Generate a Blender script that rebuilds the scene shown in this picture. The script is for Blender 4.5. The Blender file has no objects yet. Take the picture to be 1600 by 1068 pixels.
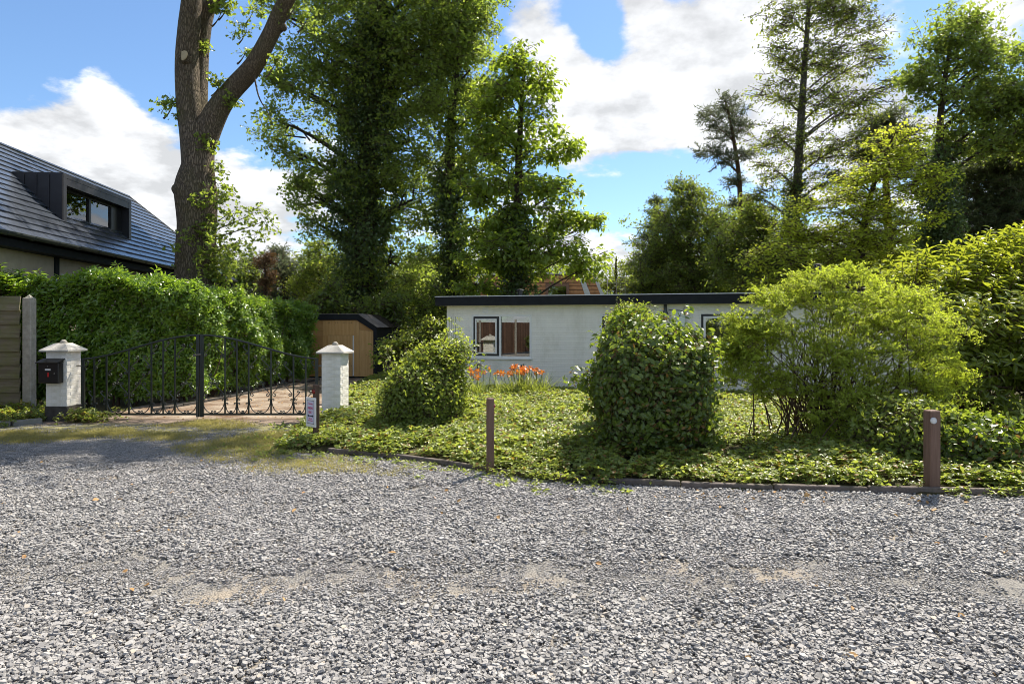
import bpy, math, random
import numpy as np
from mathutils import Vector, Matrix
PI = math.pi
R = math.radians
random.seed(7)
RNG = np.random.default_rng(7)
SC = bpy.context.scene
COL = SC.collection

# ------------------------------------------------------------------ camera
F, HZ, EYE = 1000.0, 508.0, 1.75          # focal length in photo pixels, horizon row, eye height
cam = bpy.data.cameras.new('camera')
cam.sensor_width = 36.0
cam.lens = 36.0 * F / 1600.0
cam.shift_y = -(534.0 - HZ) / 1600.0
cam.clip_start = 0.1
cam.clip_end = 3000
camo = bpy.data.objects.new('camera', cam)
COL.objects.link(camo)
camo.location = (0, 0, EYE)
camo.rotation_euler = (R(90), 0, 0)
SC.camera = camo

# ------------------------------------------------------------------ light
SUN_AZ, SUN_EL = R(36), R(54)             # azimuth from +Y towards +X
sun = bpy.data.lights.new('sun', 'SUN')
sun.energy = 4.1
sun.angle = R(0.53)
sun.color = (1.0, 0.94, 0.84)
suno = bpy.data.objects.new('sun', sun)
COL.objects.link(suno)
sd = Vector((math.sin(SUN_AZ) * math.cos(SUN_EL), math.cos(SUN_AZ) * math.cos(SUN_EL), math.sin(SUN_EL)))
suno.rotation_euler = sd.to_track_quat('Z', 'Y').to_euler()
suno.location = sd * 60

SC.view_settings.view_transform = 'Standard'
SC.view_settings.look = 'None'
SC.view_settings.gamma = 1.0
SC.view_settings.exposure = 1.28
SC.view_settings.use_white_balance = True      # camera balanced for open shade
SC.view_settings.white_balance_temperature = 6850
SC.view_settings.white_balance_tint = 10
SC.view_settings.use_curve_mapping = False
SC.render.engine = 'CYCLES'
cy = SC.cycles
cy.max_bounces = 6
cy.diffuse_bounces = 4
cy.glossy_bounces = 2
cy.transmission_bounces = 3
cy.transparent_max_bounces = 6
cy.caustics_reflective = False
cy.caustics_refractive = False
cy.sample_clamp_indirect = 4.0
cy.use_denoising = True
cy.filter_width = 0.95

# ------------------------------------------------------------------ sky with fair-weather cumulus
def pixdir(px, py):
    return Vector(((px - 800) / F, 1.0, (HZ - py) / F)).normalized()

world = bpy.data.worlds.new('World')
SC.world = world
world.use_nodes = True
wt = world.node_tree
wt.nodes.clear()
def WN(t, **k):
    n = wt.nodes.new(t)
    for a, b in k.items():
        setattr(n, a, b)
    return n
def wmath(op, a, b=None, clamp=False):
    n = WN('ShaderNodeMath', operation=op, use_clamp=clamp)
    for i, v in enumerate((a, b)):
        if v is None:
            continue
        if isinstance(v, (int, float)):
            n.inputs[i].default_value = v
        else:
            wt.links.new(v, n.inputs[i])
    return n.outputs[0]
sky = WN('ShaderNodeTexSky', sky_type='NISHITA')
sky.sun_disc = False
sky.sun_elevation = SUN_EL
sky.sun_rotation = SUN_AZ
sky.altitude = 0
sky.air_density = 1.0
sky.dust_density = 0.3
sky.ozone_density = 3.2
tc = WN('ShaderNodeTexCoord')
dirv = tc.outputs['Generated']
sep = WN('ShaderNodeSeparateXYZ')
wt.links.new(dirv, sep.inputs[0])
zc = wmath('ADD', wmath('MAXIMUM', sep.outputs[2], 0.0), 0.28)
comb = WN('ShaderNodeCombineXYZ')
wt.links.new(wmath('DIVIDE', sep.outputs[0], zc), comb.inputs[0])
wt.links.new(wmath('DIVIDE', sep.outputs[1], zc), comb.inputs[1])
def wnoise(scale, detail, rough, off):
    n = WN('ShaderNodeTexNoise')
    m = WN('ShaderNodeMapping')
    m.inputs['Location'].default_value = off
    wt.links.new(comb.outputs[0], m.inputs['Vector'])
    wt.links.new(m.outputs[0], n.inputs['Vector'])
    n.inputs['Scale'].default_value = scale
    n.inputs['Detail'].default_value = detail
    n.inputs['Roughness'].default_value = rough
    return n.outputs[0]
nbig = wnoise(1.3, 3, 0.5, (3.1, 1.7, 0))
nfine = wnoise(4.6, 10, 0.56, (0.4, 5.2, 0))
nedge = wnoise(14.0, 7, 0.6, (2.4, 7.7, 0))
field = wmath('ADD', wmath('MULTIPLY', nbig, 0.62), wmath('ADD', wmath('MULTIPLY', nfine, 0.85), wmath('MULTIPLY', nedge, 0.22)))
# cloud masses (+) and clear gaps (-) of the sky in view
for px, py, rad, amp in ((60, 190, .10, .20), (170, 220, .10, .22), (230, 320, .12, .20), (40, 330, .2, .16), (390, 350, .12, .22), (470, 280, .07, .14),
                         (960, 190, .11, .24), (1060, 170, .09, .18), (1130, 70, .12, .18), (1330, 120, .14, .14), (1240, 240, .1, .12), (1570, 20, .07, .14), (1420, 160, .06, .1),
                         (930, 375, .08, .26), (830, 35, .05, .24), (890, 95, .04, .24), (990, 12, .04, .22), (260, 100, .035, .30), (150, 105, .025, .16),
                         (110, 40, .16, -.34), (330, 60, .15, -.30), (540, 120, .22, -.22), (960, 318, .07, -.36), (1050, 300, .07, -.30), (940, 50, .05, -.24), (780, 90, .05, -.1), (1450, 60, .06, -.24), (20, 120, .05, -.15), (430, 230, .06, -.22), (100, 285, .03, -.12), (1170, 150, .03, -.14)):
    d = WN('ShaderNodeVectorMath', operation='DISTANCE')
    wt.links.new(dirv, d.inputs[0])
    d.inputs[1].default_value = pixdir(px, py)
    mr = WN('ShaderNodeMapRange', interpolation_type='SMOOTHSTEP')
    mr.inputs['From Min'].default_value = rad * 1.5
    mr.inputs['From Max'].default_value = 0.0
    mr.inputs['To Min'].default_value = 0.0
    mr.inputs['To Max'].default_value = amp
    wt.links.new(d.outputs['Value'], mr.inputs[0])
    field = wmath('ADD', field, mr.outputs[0])
cm = WN('ShaderNodeMapRange', interpolation_type='SMOOTHSTEP')
cm.inputs['From Min'].default_value = 0.80
cm.inputs['From Max'].default_value = 0.95
wt.links.new(field, cm.inputs[0])
mask = wmath('MULTIPLY', cm.outputs[0], 0.96)
shade = WN('ShaderNodeMapRange')
shade.inputs['From Min'].default_value = 0.42
shade.inputs['From Max'].default_value = 0.60
shade.inputs['To Min'].default_value = 3.2
shade.inputs['To Max'].default_value = 5.1
wt.links.new(nfine, shade.inputs[0])
cc = WN('ShaderNodeCombineColor')
wt.links.new(wmath('MULTIPLY', shade.outputs[0], 0.95), cc.inputs[0])
wt.links.new(wmath('MULTIPLY', shade.outputs[0], 0.99), cc.inputs[1])
wt.links.new(wmath('MULTIPLY', shade.outputs[0], 1.05), cc.inputs[2])
wmx = WN('ShaderNodeMix', data_type='RGBA')
wt.links.new(mask, wmx.inputs[0])
skm = WN('ShaderNodeMix', data_type='RGBA', blend_type='MULTIPLY')
skm.inputs[0].default_value = 1.0
skm.inputs[7].default_value = (0.60, 0.71, 0.80, 1)
wt.links.new(sky.outputs[0], skm.inputs[6])
wt.links.new(skm.outputs[2], wmx.inputs[6])
wt.links.new(cc.outputs[0], wmx.inputs[7])
bg = WN('ShaderNodeBackground')
bg.inputs['Strength'].default_value = 0.10
wt.links.new(wmx.outputs[2], bg.inputs['Color'])
wo = WN('ShaderNodeOutputWorld')
wt.links.new(bg.outputs[0], wo.inputs['Surface'])

# ------------------------------------------------------------------ material helpers
class NT:
    def __init__(s, name):
        s.m = bpy.data.materials.new(name)
        s.m.use_nodes = True
        s.t = s.m.node_tree
        s.t.nodes.clear()
        s.out = s.n('ShaderNodeOutputMaterial')
    def n(s, t, **k):
        nd = s.t.nodes.new(t)
        for a, b in k.items():
            setattr(nd, a, b)
        return nd
    def put(s, v, sock):
        if hasattr(v, 'is_output') or isinstance(v, bpy.types.NodeSocket):
            s.t.links.new(v, sock)
        elif isinstance(v, (tuple, list)) and len(v) == 3 and len(getattr(sock, 'default_value', (0, 0, 0))) == 4:
            sock.default_value = (*v, 1)
        else:
            sock.default_value = v
    def math(s, op, a, b=0.0, clamp=False):
        nd = s.n('ShaderNodeMath', operation=op, use_clamp=clamp)
        s.put(a, nd.inputs[0]); s.put(b, nd.inputs[1])
        return nd.outputs[0]
    def mix(s, f, a, b, blend='MIX'):
        nd = s.n('ShaderNodeMix', data_type='RGBA', blend_type=blend)
        s.put(f, nd.inputs[0]); s.put(a, nd.inputs[6]); s.put(b, nd.inputs[7])
        return nd.outputs[2]
    def ramp(s, v, lo, hi, a=0.0, b=1.0):
        nd = s.n('ShaderNodeMapRange')
        s.put(v, nd.inputs[0])
        nd.inputs[1].default_value = lo; nd.inputs[2].default_value = hi
        nd.inputs[3].default_value = a; nd.inputs[4].default_value = b
        return nd.outputs[0]
    def coord(s, scale=(1, 1, 1), kind='Object', rot=(0, 0, 0)):
        c = s.n('ShaderNodeTexCoord')
        m = s.n('ShaderNodeMapping')
        m.inputs['Scale'].default_value = scale
        m.inputs['Rotation'].default_value = rot
        s.t.links.new(c.outputs[kind], m.inputs[0])
        return m.outputs[0]
    def noise(s, vec, scale, detail=4, rough=0.55):
        nd = s.n('ShaderNodeTexNoise')
        s.put(vec, nd.inputs['Vector'])
        nd.inputs['Scale'].default_value = scale
        nd.inputs['Detail'].default_value = detail
        nd.inputs['Roughness'].default_value = rough
        return nd.outputs[0]
    def bump(s, h, dist, strength=1.0):
        nd = s.n('ShaderNodeBump')
        nd.inputs['Strength'].default_value = strength
        nd.inputs['Distance'].default_value = dist
        s.put(h, nd.inputs['Height'])
        return nd.outputs[0]
    def bsdf(s, col, rough=0.6, spec=0.4, metal=0.0, normal=None):
        p = s.n('ShaderNodeBsdfPrincipled')
        s.put(col, p.inputs['Base Color'])
        s.put(rough, p.inputs['Roughness'])
        p.inputs['Specular IOR Level'].default_value = spec
        p.inputs['Metallic'].default_value = metal
        if normal is not None:
            s.t.links.new(normal, p.inputs['Normal'])
        return p
    def done(s, sh):
        s.t.links.new(sh.outputs[0], s.out.inputs[0])
        return s.m

def surf(name, col, rough=0.6, spec=0.4, metal=0.0, var=0.25, scale=6.0, bump=0.0, bscale=30.0, stretch=(1, 1, 1), dirt=None, dirt_amt=0.5, dscale=2.5):
    """plain surface with uneven tone, optional grain (stretch) and stains"""
    t = NT(name)
    c = t.coord(stretch)
    n1 = t.noise(c, scale, 5, 0.6)
    f = t.ramp(n1, 0.3, 0.7)
    a = tuple(x * (1 - var) for x in col)
    b = tuple(min(1, x * (1 + var)) for x in col)
    cl = t.mix(f, a, b)
    oi = t.n('ShaderNodeObjectInfo')
    cl = t.mix(t.ramp(oi.outputs['Random'], 0, 1, 0, 0.35), cl, tuple(x * 0.72 for x in col))
    if dirt:
        d = t.ramp(t.noise(t.coord((1, 1, 0.5)), dscale, 6, 0.65), 0.48, 0.72, 0, dirt_amt)
        cl = t.mix(d, cl, dirt)
    nrm = t.bump(t.noise(c, bscale, 4, 0.6), bump) if bump else None
    return t.done(t.bsdf(cl, rough, spec, metal, nrm))

def leaf_mat(name, dark, light, trans, tfac=0.42, rough=0.42, spec=0.45, brown=0.0):
    t = NT(name)
    at = t.n('ShaderNodeAttribute', attribute_type='INSTANCER')
    at.attribute_name = 'tint'
    g = t.n('ShaderNodeNewGeometry')
    f = t.math('ADD', t.math('MULTIPLY', at.outputs['Fac'], 0.55), t.math('MULTIPLY', g.outputs['Random Per Island'], 0.45))
    c = t.mix(f, dark, light)
    tr = t.mix(f, tuple(x * 0.8 for x in trans), trans)
    if brown:
        k = t.math('GREATER_THAN', g.outputs['Random Per Island'], 1 - brown)
        c = t.mix(k, c, (0.22, 0.13, 0.035))
        tr = t.mix(k, tr, (0.3, 0.18, 0.03))
    p = t.bsdf(c, rough, spec)
    tb = t.n('ShaderNodeBsdfTranslucent')
    t.put(tr, tb.inputs[0])
    mx = t.n('ShaderNodeMixShader')
    mx.inputs[0].default_value = tfac
    t.t.links.new(p.outputs[0], mx.inputs[1])
    t.t.links.new(tb.outputs[0], mx.inputs[2])
    return t.done(mx)

def glass_mat(name, ior=1.9):
    t = NT(name)
    fr = t.n('ShaderNodeFresnel')
    fr.inputs[0].default_value = ior
    gl = t.n('ShaderNodeBsdfGlossy')
    gl.inputs['Roughness'].default_value = 0.0
    gl.inputs['Color'].default_value = (0.95, 0.97, 1, 1)
    tr = t.n('ShaderNodeBsdfTransparent')
    tr.inputs[0].default_value = (0.72, 0.76, 0.74, 1)
    mx = t.n('ShaderNodeMixShader')
    t.t.links.new(t.math('MULTIPLY', fr.outputs[0], 1.5, True), mx.inputs[0])
    t.t.links.new(tr.outputs[0], mx.inputs[1])
    t.t.links.new(gl.outputs[0], mx.inputs[2])
    return t.done(mx)

def brick_paint(name, col, stain, row, bw, depth=0.004, stain_amt=0.5):
    t = NT(name)
    c = t.coord((1, 1, 1))
    sp = t.n('ShaderNodeSeparateXYZ'); t.put(c, sp.inputs[0])
    cb = t.n('ShaderNodeCombineXYZ')
    t.put(t.math('ADD', sp.outputs[0], sp.outputs[1]), cb.inputs[0])
    t.put(sp.outputs[2], cb.inputs[1])
    br = t.n('ShaderNodeTexBrick')
    t.put(cb.outputs[0], br.inputs['Vector'])
    br.inputs['Scale'].default_value = 1.0
    br.inputs['Brick Width'].default_value = bw
    br.inputs['Row Height'].default_value = row
    br.inputs['Mortar Size'].default_value = 0.008
    br.inputs['Mortar Smooth'].default_value = 0.6
    n1 = t.noise(c, 3.0, 6, 0.62)
    n2 = t.noise(c, 60, 4, 0.6)
    cl = t.mix(t.ramp(n1, 0.35, 0.7), tuple(x * 0.93 for x in col), col)
    cl = t.mix(t.ramp(t.noise(t.coord((1.4, 1.4, 0.55)), 1.7, 7, 0.68), 0.5, 0.75, 0, stain_amt), cl, stain)
    h = t.math('ADD', t.math('MULTIPLY', br.outputs['Fac'], -0.6), t.math('MULTIPLY', n2, 0.6))
    h = t.math('ADD', h, t.math('MULTIPLY', n1, 0.9))
    return t.done(t.bsdf(cl, 0.7, 0.25, 0, t.bump(h, depth)))

def gravel_mat():
    t = NT('slate_chip')
    g = t.n('ShaderNodeNewGeometry')
    oi = t.n('ShaderNodeObjectInfo')
    r = t.math('FRACT', t.math('ADD', g.outputs['Random Per Island'], oi.outputs['Random']))
    cr = t.n('ShaderNodeValToRGB')
    e = cr.color_ramp.elements
    e[0].position = 0.0; e[0].color = (0.10, 0.097, 0.095, 1)
    e[1].position = 1.0; e[1].color = (0.34, 0.29, 0.23, 1)
    for pos, c in ((0.25, (0.20, 0.194, 0.191)), (0.55, (0.262, 0.254, 0.25)), (0.8, (0.305, 0.296, 0.29)), (0.95, (0.36, 0.35, 0.338))):
        x = e.new(pos); x.color = (*c, 1)
    t.put(r, cr.inputs[0])
    n = t.noise(t.coord((1, 1, 1)), 90, 4, 0.6)
    cl = t.mix(t.ramp(n, 0.35, 0.7, 0, 0.35), cr.outputs[0], (0.33, 0.326, 0.325))
    return t.done(t.bsdf(cl, 0.65, 0.25, 0, t.bump(n, 0.002)))

def road_mat():
    """sand and crushed slate under the chips, mossier and earthier towards the gate"""
    t = NT('road_bed')
    c = t.coord((1, 1, 1))
    sp = t.n('ShaderNodeSeparateXYZ'); t.put(c, sp.inputs[0])
    fine = t.noise(c, 55, 6, 0.75)
    grit = t.n('ShaderNodeTexVoronoi'); grit.inputs['Scale'].default_value = 75
    t.put(c, grit.inputs['Vector'])
    wide = t.noise(c, 0.9, 5, 0.6)
    base = t.mix(t.ramp(fine, 0.35, 0.68), (0.13, 0.123, 0.115), (0.29, 0.27, 0.24))
    gcol = t.mix(0.55, base, t.mix(grit.outputs['Color'], (0.08, 0.08, 0.08), (0.34, 0.33, 0.31)))
    sandy = t.mix(t.ramp(wide, 0.48, 0.62), gcol, t.mix(t.ramp(fine, 0.3, 0.7), (0.22, 0.19, 0.155), (0.35, 0.305, 0.25)))
    mid = t.noise(c, 1.5, 6, 0.7)
    yy = t.math('ADD', t.ramp(sp.outputs[1], 8.3, 11.2), t.math('MULTIPLY', t.math('SUBTRACT', mid, 0.5), 1.6))
    moss = t.ramp(yy, 0.45, 0.8, 0, 0.8)
    mosscol = t.mix(t.ramp(fine, 0.35, 0.65), (0.14, 0.145, 0.05), (0.32, 0.29, 0.13))
    cl = t.mix(moss, sandy, mosscol)
    dirt = t.ramp(t.math('ADD', t.ramp(sp.outputs[1], 10.6, 11.9), t.math('MULTIPLY', t.math('SUBTRACT', wide, 0.5), 0.9)), 0.35, 0.7)
    dirtcol = t.mix(t.ramp(fine, 0.3, 0.7), (0.15, 0.11, 0.085), (0.33, 0.26, 0.21))
    cl = t.mix(dirt, cl, dirtcol)
    h = t.math('ADD', t.math('MULTIPLY', fine, 0.6), t.math('MULTIPLY', grit.outputs['Distance'], -0.8))
    return t.done(t.bsdf(cl, 0.85, 0.2, 0, t.bump(h, 0.014)))

def earth_mat(name, a, b, c2, s=1.2, bd=0.03):
    t = NT(name)
    c = t.coord((1, 1, 1))
    n1 = t.noise(c, s, 6, 0.65)
    n2 = t.noise(c, s * 26, 6, 0.7)
    cl = t.mix(t.ramp(n1, 0.4, 0.62), a, b)
    cl = t.mix(t.ramp(n2, 0.45, 0.72, 0, 0.8), cl, c2)
    return t.done(t.bsdf(cl, 0.9, 0.15, 0, t.bump(n2, bd)))

def bark_mat(name, a, b, moss=None, scale=1.0):
    t = NT(name)
    c = t.coord((20 * scale, 20 * scale, 4.2 * scale))
    v = t.n('ShaderNodeTexVoronoi', feature='DISTANCE_TO_EDGE')
    v.inputs['Scale'].default_value = 2.0
    wv = t.n('ShaderNodeMix', data_type='RGBA')
    nn = t.n('ShaderNodeTexNoise'); nn.inputs['Scale'].default_value = 2.2; nn.inputs['Detail'].default_value = 5
    t.put(c, nn.inputs['Vector'])
    t.put(0.35, wv.inputs[0]); t.put(c, wv.inputs[6]); t.put(nn.outputs['Color'], wv.inputs[7])
    t.put(wv.outputs[2], v.inputs['Vector'])
    n2 = t.noise(c, 5, 6, 0.7)
    h = t.math('ADD', t.ramp(v.outputs[0], 0, 0.25), t.math('MULTIPLY', n2, 0.7))
    cl = t.mix(t.ramp(h, 0.25, 1.25), a, b)
    if moss:
        cl = t.mix(t.ramp(t.noise(t.coord(), 1.1, 6, 0.65), 0.45, 0.7, 0, 0.55), cl, moss)
    return t.done(t.bsdf(cl, 0.85, 0.2, 0, t.bump(h, 0.03)))

def wood_mat(name, a, b, stretch, rough=0.6, bumpd=0.003, stain=None, ring=0.0, varied=0.3):
    t = NT(name)
    c = t.coord(stretch)
    oi = t.n('ShaderNodeObjectInfo')
    off = t.n('ShaderNodeVectorMath', operation='ADD')
    t.put(c, off.inputs[0]); t.put(oi.outputs['Random'], off.inputs[1])
    n1 = t.noise(off.outputs[0], 2.0, 7, 0.62)
    w = t.n('ShaderNodeTexWave'); w.inputs['Scale'].default_value = 0.6
    w.inputs['Distortion'].default_value = 9; w.inputs['Detail'].default_value = 3
    t.put(off.outputs[0], w.inputs['Vector'])
    f = t.math('ADD', t.math('MULTIPLY', n1, 1 - ring), t.math('MULTIPLY', w.outputs['Fac'], ring))
    cl = t.mix(t.ramp(f, 0.3, 0.7), a, b)
    cl = t.mix(t.ramp(oi.outputs['Random'], 0, 1, 0, varied), cl, a)
    if stain:
        cl = t.mix(t.ramp(t.noise(t.coord((1, 1, 2.2)), 2.2, 5, 0.65), 0.42, 0.68, 0, 0.75), cl, stain)
    return t.done(t.bsdf(cl, rough, 0.3, 0, t.bump(f, bumpd)))

M = {}
M['soil'] = earth_mat('bed_soil', (0.045, 0.04, 0.02), (0.075, 0.06, 0.03), (0.05, 0.07, 0.02))
M['ground'] = earth_mat('woodland_ground', (0.05, 0.06, 0.02), (0.085, 0.075, 0.035), (0.07, 0.06, 0.03), 0.7)
M['drive'] = earth_mat('driveway_earth', (0.16, 0.11, 0.078), (0.38, 0.325, 0.265), (0.13, 0.082, 0.048), 1.4, 0.02)
M['road'] = road_mat()
M['chip'] = gravel_mat()
M['kerb'] = surf('kerb_concrete', (0.13, 0.11, 0.10), 0.85, 0.2, var=0.4, scale=9, bump=0.008, bscale=50, dirt=(0.06, 0.06, 0.03), dirt_amt=0.7)
M['kerb_grey'] = surf('kerb_grey_stone', (0.24, 0.235, 0.22), 0.85, 0.2, var=0.3, scale=9, bump=0.006, dirt=(0.10, 0.10, 0.05), dirt_amt=0.6)
M['white_wall'] = brick_paint('white_painted_wall', (0.85, 0.825, 0.755), (0.52, 0.49, 0.38), 0.062, 0.21, 0.004, 0.5)
M['white_brick'] = surf('white_painted_brick', (0.80, 0.785, 0.74), 0.7, 0.25, var=0.04, scale=5, bump=0.0025, bscale=35, dirt=(0.40, 0.38, 0.28), dirt_amt=0.6, dscale=3)
M['mortar'] = surf('painted_mortar', (0.74, 0.725, 0.68), 0.8, 0.2, var=0.08)
M['black_plinth'] = surf('black_plinth_paint', (0.02, 0.02, 0.022), 0.6, 0.3, var=0.3, bump=0.004)
M['pillar_plinth'] = surf('dark_plinth_brick', (0.06, 0.055, 0.05), 0.8, 0.2, var=0.4, bump=0.01)
M['cap'] = surf('concrete_cap', (0.52, 0.50, 0.46), 0.85, 0.2, var=0.15, scale=8, bump=0.006, bscale=60, dirt=(0.28, 0.26, 0.21), dirt_amt=0.6, dscale=5)
M['black_fascia'] = surf('black_fascia_paint', (0.012, 0.014, 0.017), 0.65, 0.2, var=0.3, bump=0.002)
M['roof_felt'] = surf('roof_felt', (0.10, 0.10, 0.10), 0.9, 0.2, var=0.3, bump=0.006)
M['alu'] = surf('aluminium_trim', (0.55, 0.56, 0.57), 0.4, 0.5, 0.8, var=0.08)
M['white_frame'] = surf('white_window_paint', (0.80, 0.80, 0.78), 0.45, 0.4, var=0.04)
M['black_frame'] = surf('black_window_paint', (0.015, 0.016, 0.018), 0.4, 0.45, var=0.2)
M['glass'] = glass_mat('window_glass', 2.1)
M['glass_plain'] = glass_mat('clear_glass', 1.55)
M['interior'] = surf('dim_interior', (0.06, 0.05, 0.045), 0.9, 0.1, var=0.2)
M['curtain'] = surf('curtain_cloth', (0.30, 0.32, 0.28), 0.9, 0.1, var=0.2)
M['gate'] = surf('green_black_iron_paint', (0.012, 0.020, 0.018), 0.38, 0.5, 0.0, var=0.4, scale=20, bump=0.001)
M['gate_scroll'] = surf('sun_glint_iron_scroll', (0.05, 0.058, 0.055), 0.32, 0.6, 0.55, var=0.4, scale=20)  # paler than the gate paint: sun glint on the scrolls put into the colour
M['iron'] = surf('bare_iron', (0.22, 0.21, 0.2), 0.5, 0.5, 0.7, var=0.3)
M['mailbox'] = surf('black_mailbox_metal', (0.012, 0.012, 0.013), 0.35, 0.5, var=0.2)
M['red'] = surf('red_plastic', (0.55, 0.02, 0.02), 0.35, 0.5, var=0.1)
M['darkred'] = surf('red_reflector', (0.20, 0.012, 0.01), 0.25, 0.6, var=0.15)
M['reflector'] = surf('white_reflector', (0.55, 0.57, 0.58), 0.25, 0.6, var=0.1)
M['label_white'] = surf('label_white', (0.7, 0.7, 0.7), 0.5, 0.4, var=0.03)
M['sign_white'] = surf('sign_board_white', (0.78, 0.78, 0.76), 0.5, 0.4, var=0.03, dirt=(0.6, 0.6, 0.56), dirt_amt=0.3)
M['sign_blue'] = surf('sign_panel_pale_blue', (0.60, 0.60, 0.74), 0.5, 0.4, var=0.04)
M['ink_red'] = surf('sign_red_ink', (0.55, 0.03, 0.14), 0.5, 0.3, var=0.1)
M['ink_dark'] = surf('sign_dark_ink', (0.02, 0.02, 0.035), 0.5, 0.3, var=0.1)
M['post'] = wood_mat('brown_stained_post', (0.105, 0.062, 0.045), (0.20, 0.128, 0.098), (14, 14, 1.0), 0.7, 0.004)
M['post_dark'] = wood_mat('dark_weathered_post', (0.07, 0.042, 0.03), (0.13, 0.085, 0.062), (14, 14, 1.0), 0.75, 0.004)
M['fence_board'] = wood_mat('mossy_fence_board', (0.13, 0.11, 0.075), (0.26, 0.23, 0.17), (1.0, 10, 10), 0.85, 0.004, stain=(0.15, 0.165, 0.05))
M['brown_board'] = wood_mat('brown_fence_board', (0.05, 0.026, 0.017), (0.22, 0.12, 0.075), (10, 10, 0.8), 0.75, 0.004, varied=0.85)
M['concrete_post'] = surf('concrete_post', (0.34, 0.32, 0.28), 0.9, 0.2, var=0.25, scale=10, bump=0.006, dirt=(0.16, 0.15, 0.09), dirt_amt=0.6)
M['ply'] = wood_mat('plywood', (0.48, 0.26, 0.09), (0.62, 0.37, 0.15), (5, 5, 0.9), 0.6, 0.001, ring=0.15)
M['ply2'] = wood_mat('plywood_pale', (0.48, 0.27, 0.10), (0.62, 0.38, 0.165), (5, 5, 0.9), 0.6, 0.001, ring=0.15)
M['ply_h'] = wood_mat('plywood_cross_grain', (0.36, 0.18, 0.06), (0.50, 0.28, 0.105), (0.7, 0.7, 6), 0.6, 0.001, ring=0.15)
M['shed_roof'] = surf('weathered_roof_sheet', (0.22, 0.19, 0.17), 0.8, 0.2, var=0.35, scale=3, bump=0.01, dirt=(0.10, 0.08, 0.07), dirt_amt=0.7)
M['tile'] = surf('glazed_dark_tile', (0.045, 0.055, 0.075), 0.22, 1.0, var=0.35, scale=2.5, bump=0.004, bscale=14)  # lighter blue-grey base holds some of the sky's reflection as colour
M['zinc'] = surf('anthracite_zinc', (0.035, 0.036, 0.044), 0.45, 0.5, 0.35, var=0.2, scale=3)
M['gutter'] = surf('zinc_gutter', (0.10, 0.115, 0.11), 0.45, 0.5, 0.6, var=0.2)
M['render_tan'] = surf('cream_render', (0.42, 0.36, 0.27), 0.9, 0.15, var=0.1, bump=0.004)
M['orange_tile'] = surf('orange_roof_tile', (0.62, 0.30, 0.14), 0.7, 0.3, var=0.25, scale=4)
M['white_board'] = surf('white_verge_board', (0.75, 0.74, 0.72), 0.6, 0.3, var=0.05)
M['far_wall'] = surf('far_brick_wall', (0.30, 0.17, 0.12), 0.8, 0.2, var=0.2)
M['scaff'] = surf('galvanised_tube', (0.4, 0.41, 0.42), 0.4, 0.5, 0.7, var=0.1)
M['bark_oak'] = bark_mat('oak_bark', (0.055, 0.042, 0.032), (0.21, 0.165, 0.125), (0.12, 0.115, 0.055))
M['bark_dark'] = bark_mat('dark_bark', (0.03, 0.024, 0.018), (0.11, 0.085, 0.062))
M['bark_grey'] = bark_mat('grey_beech_bark', (0.07, 0.062, 0.05), (0.17, 0.155, 0.125), (0.06, 0.075, 0.02))
M['bark_pine'] = bark_mat('pine_bark', (0.06, 0.036, 0.024), (0.20, 0.115, 0.075))
M['twig'] = surf('thin_brown_stem', (0.085, 0.055, 0.04), 0.8, 0.2, var=0.3)
M['cut'] = surf('pale_sawn_wood', (0.42, 0.34, 0.23), 0.8, 0.2, var=0.2)
M['stalk'] = surf('green_stalk', (0.10, 0.15, 0.03), 0.6, 0.3, var=0.2)
M['lily'] = leaf_mat('orange_lily_petal', (0.72, 0.17, 0.02), (0.85, 0.30, 0.035), (0.9, 0.32, 0.03), 0.4)

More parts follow.
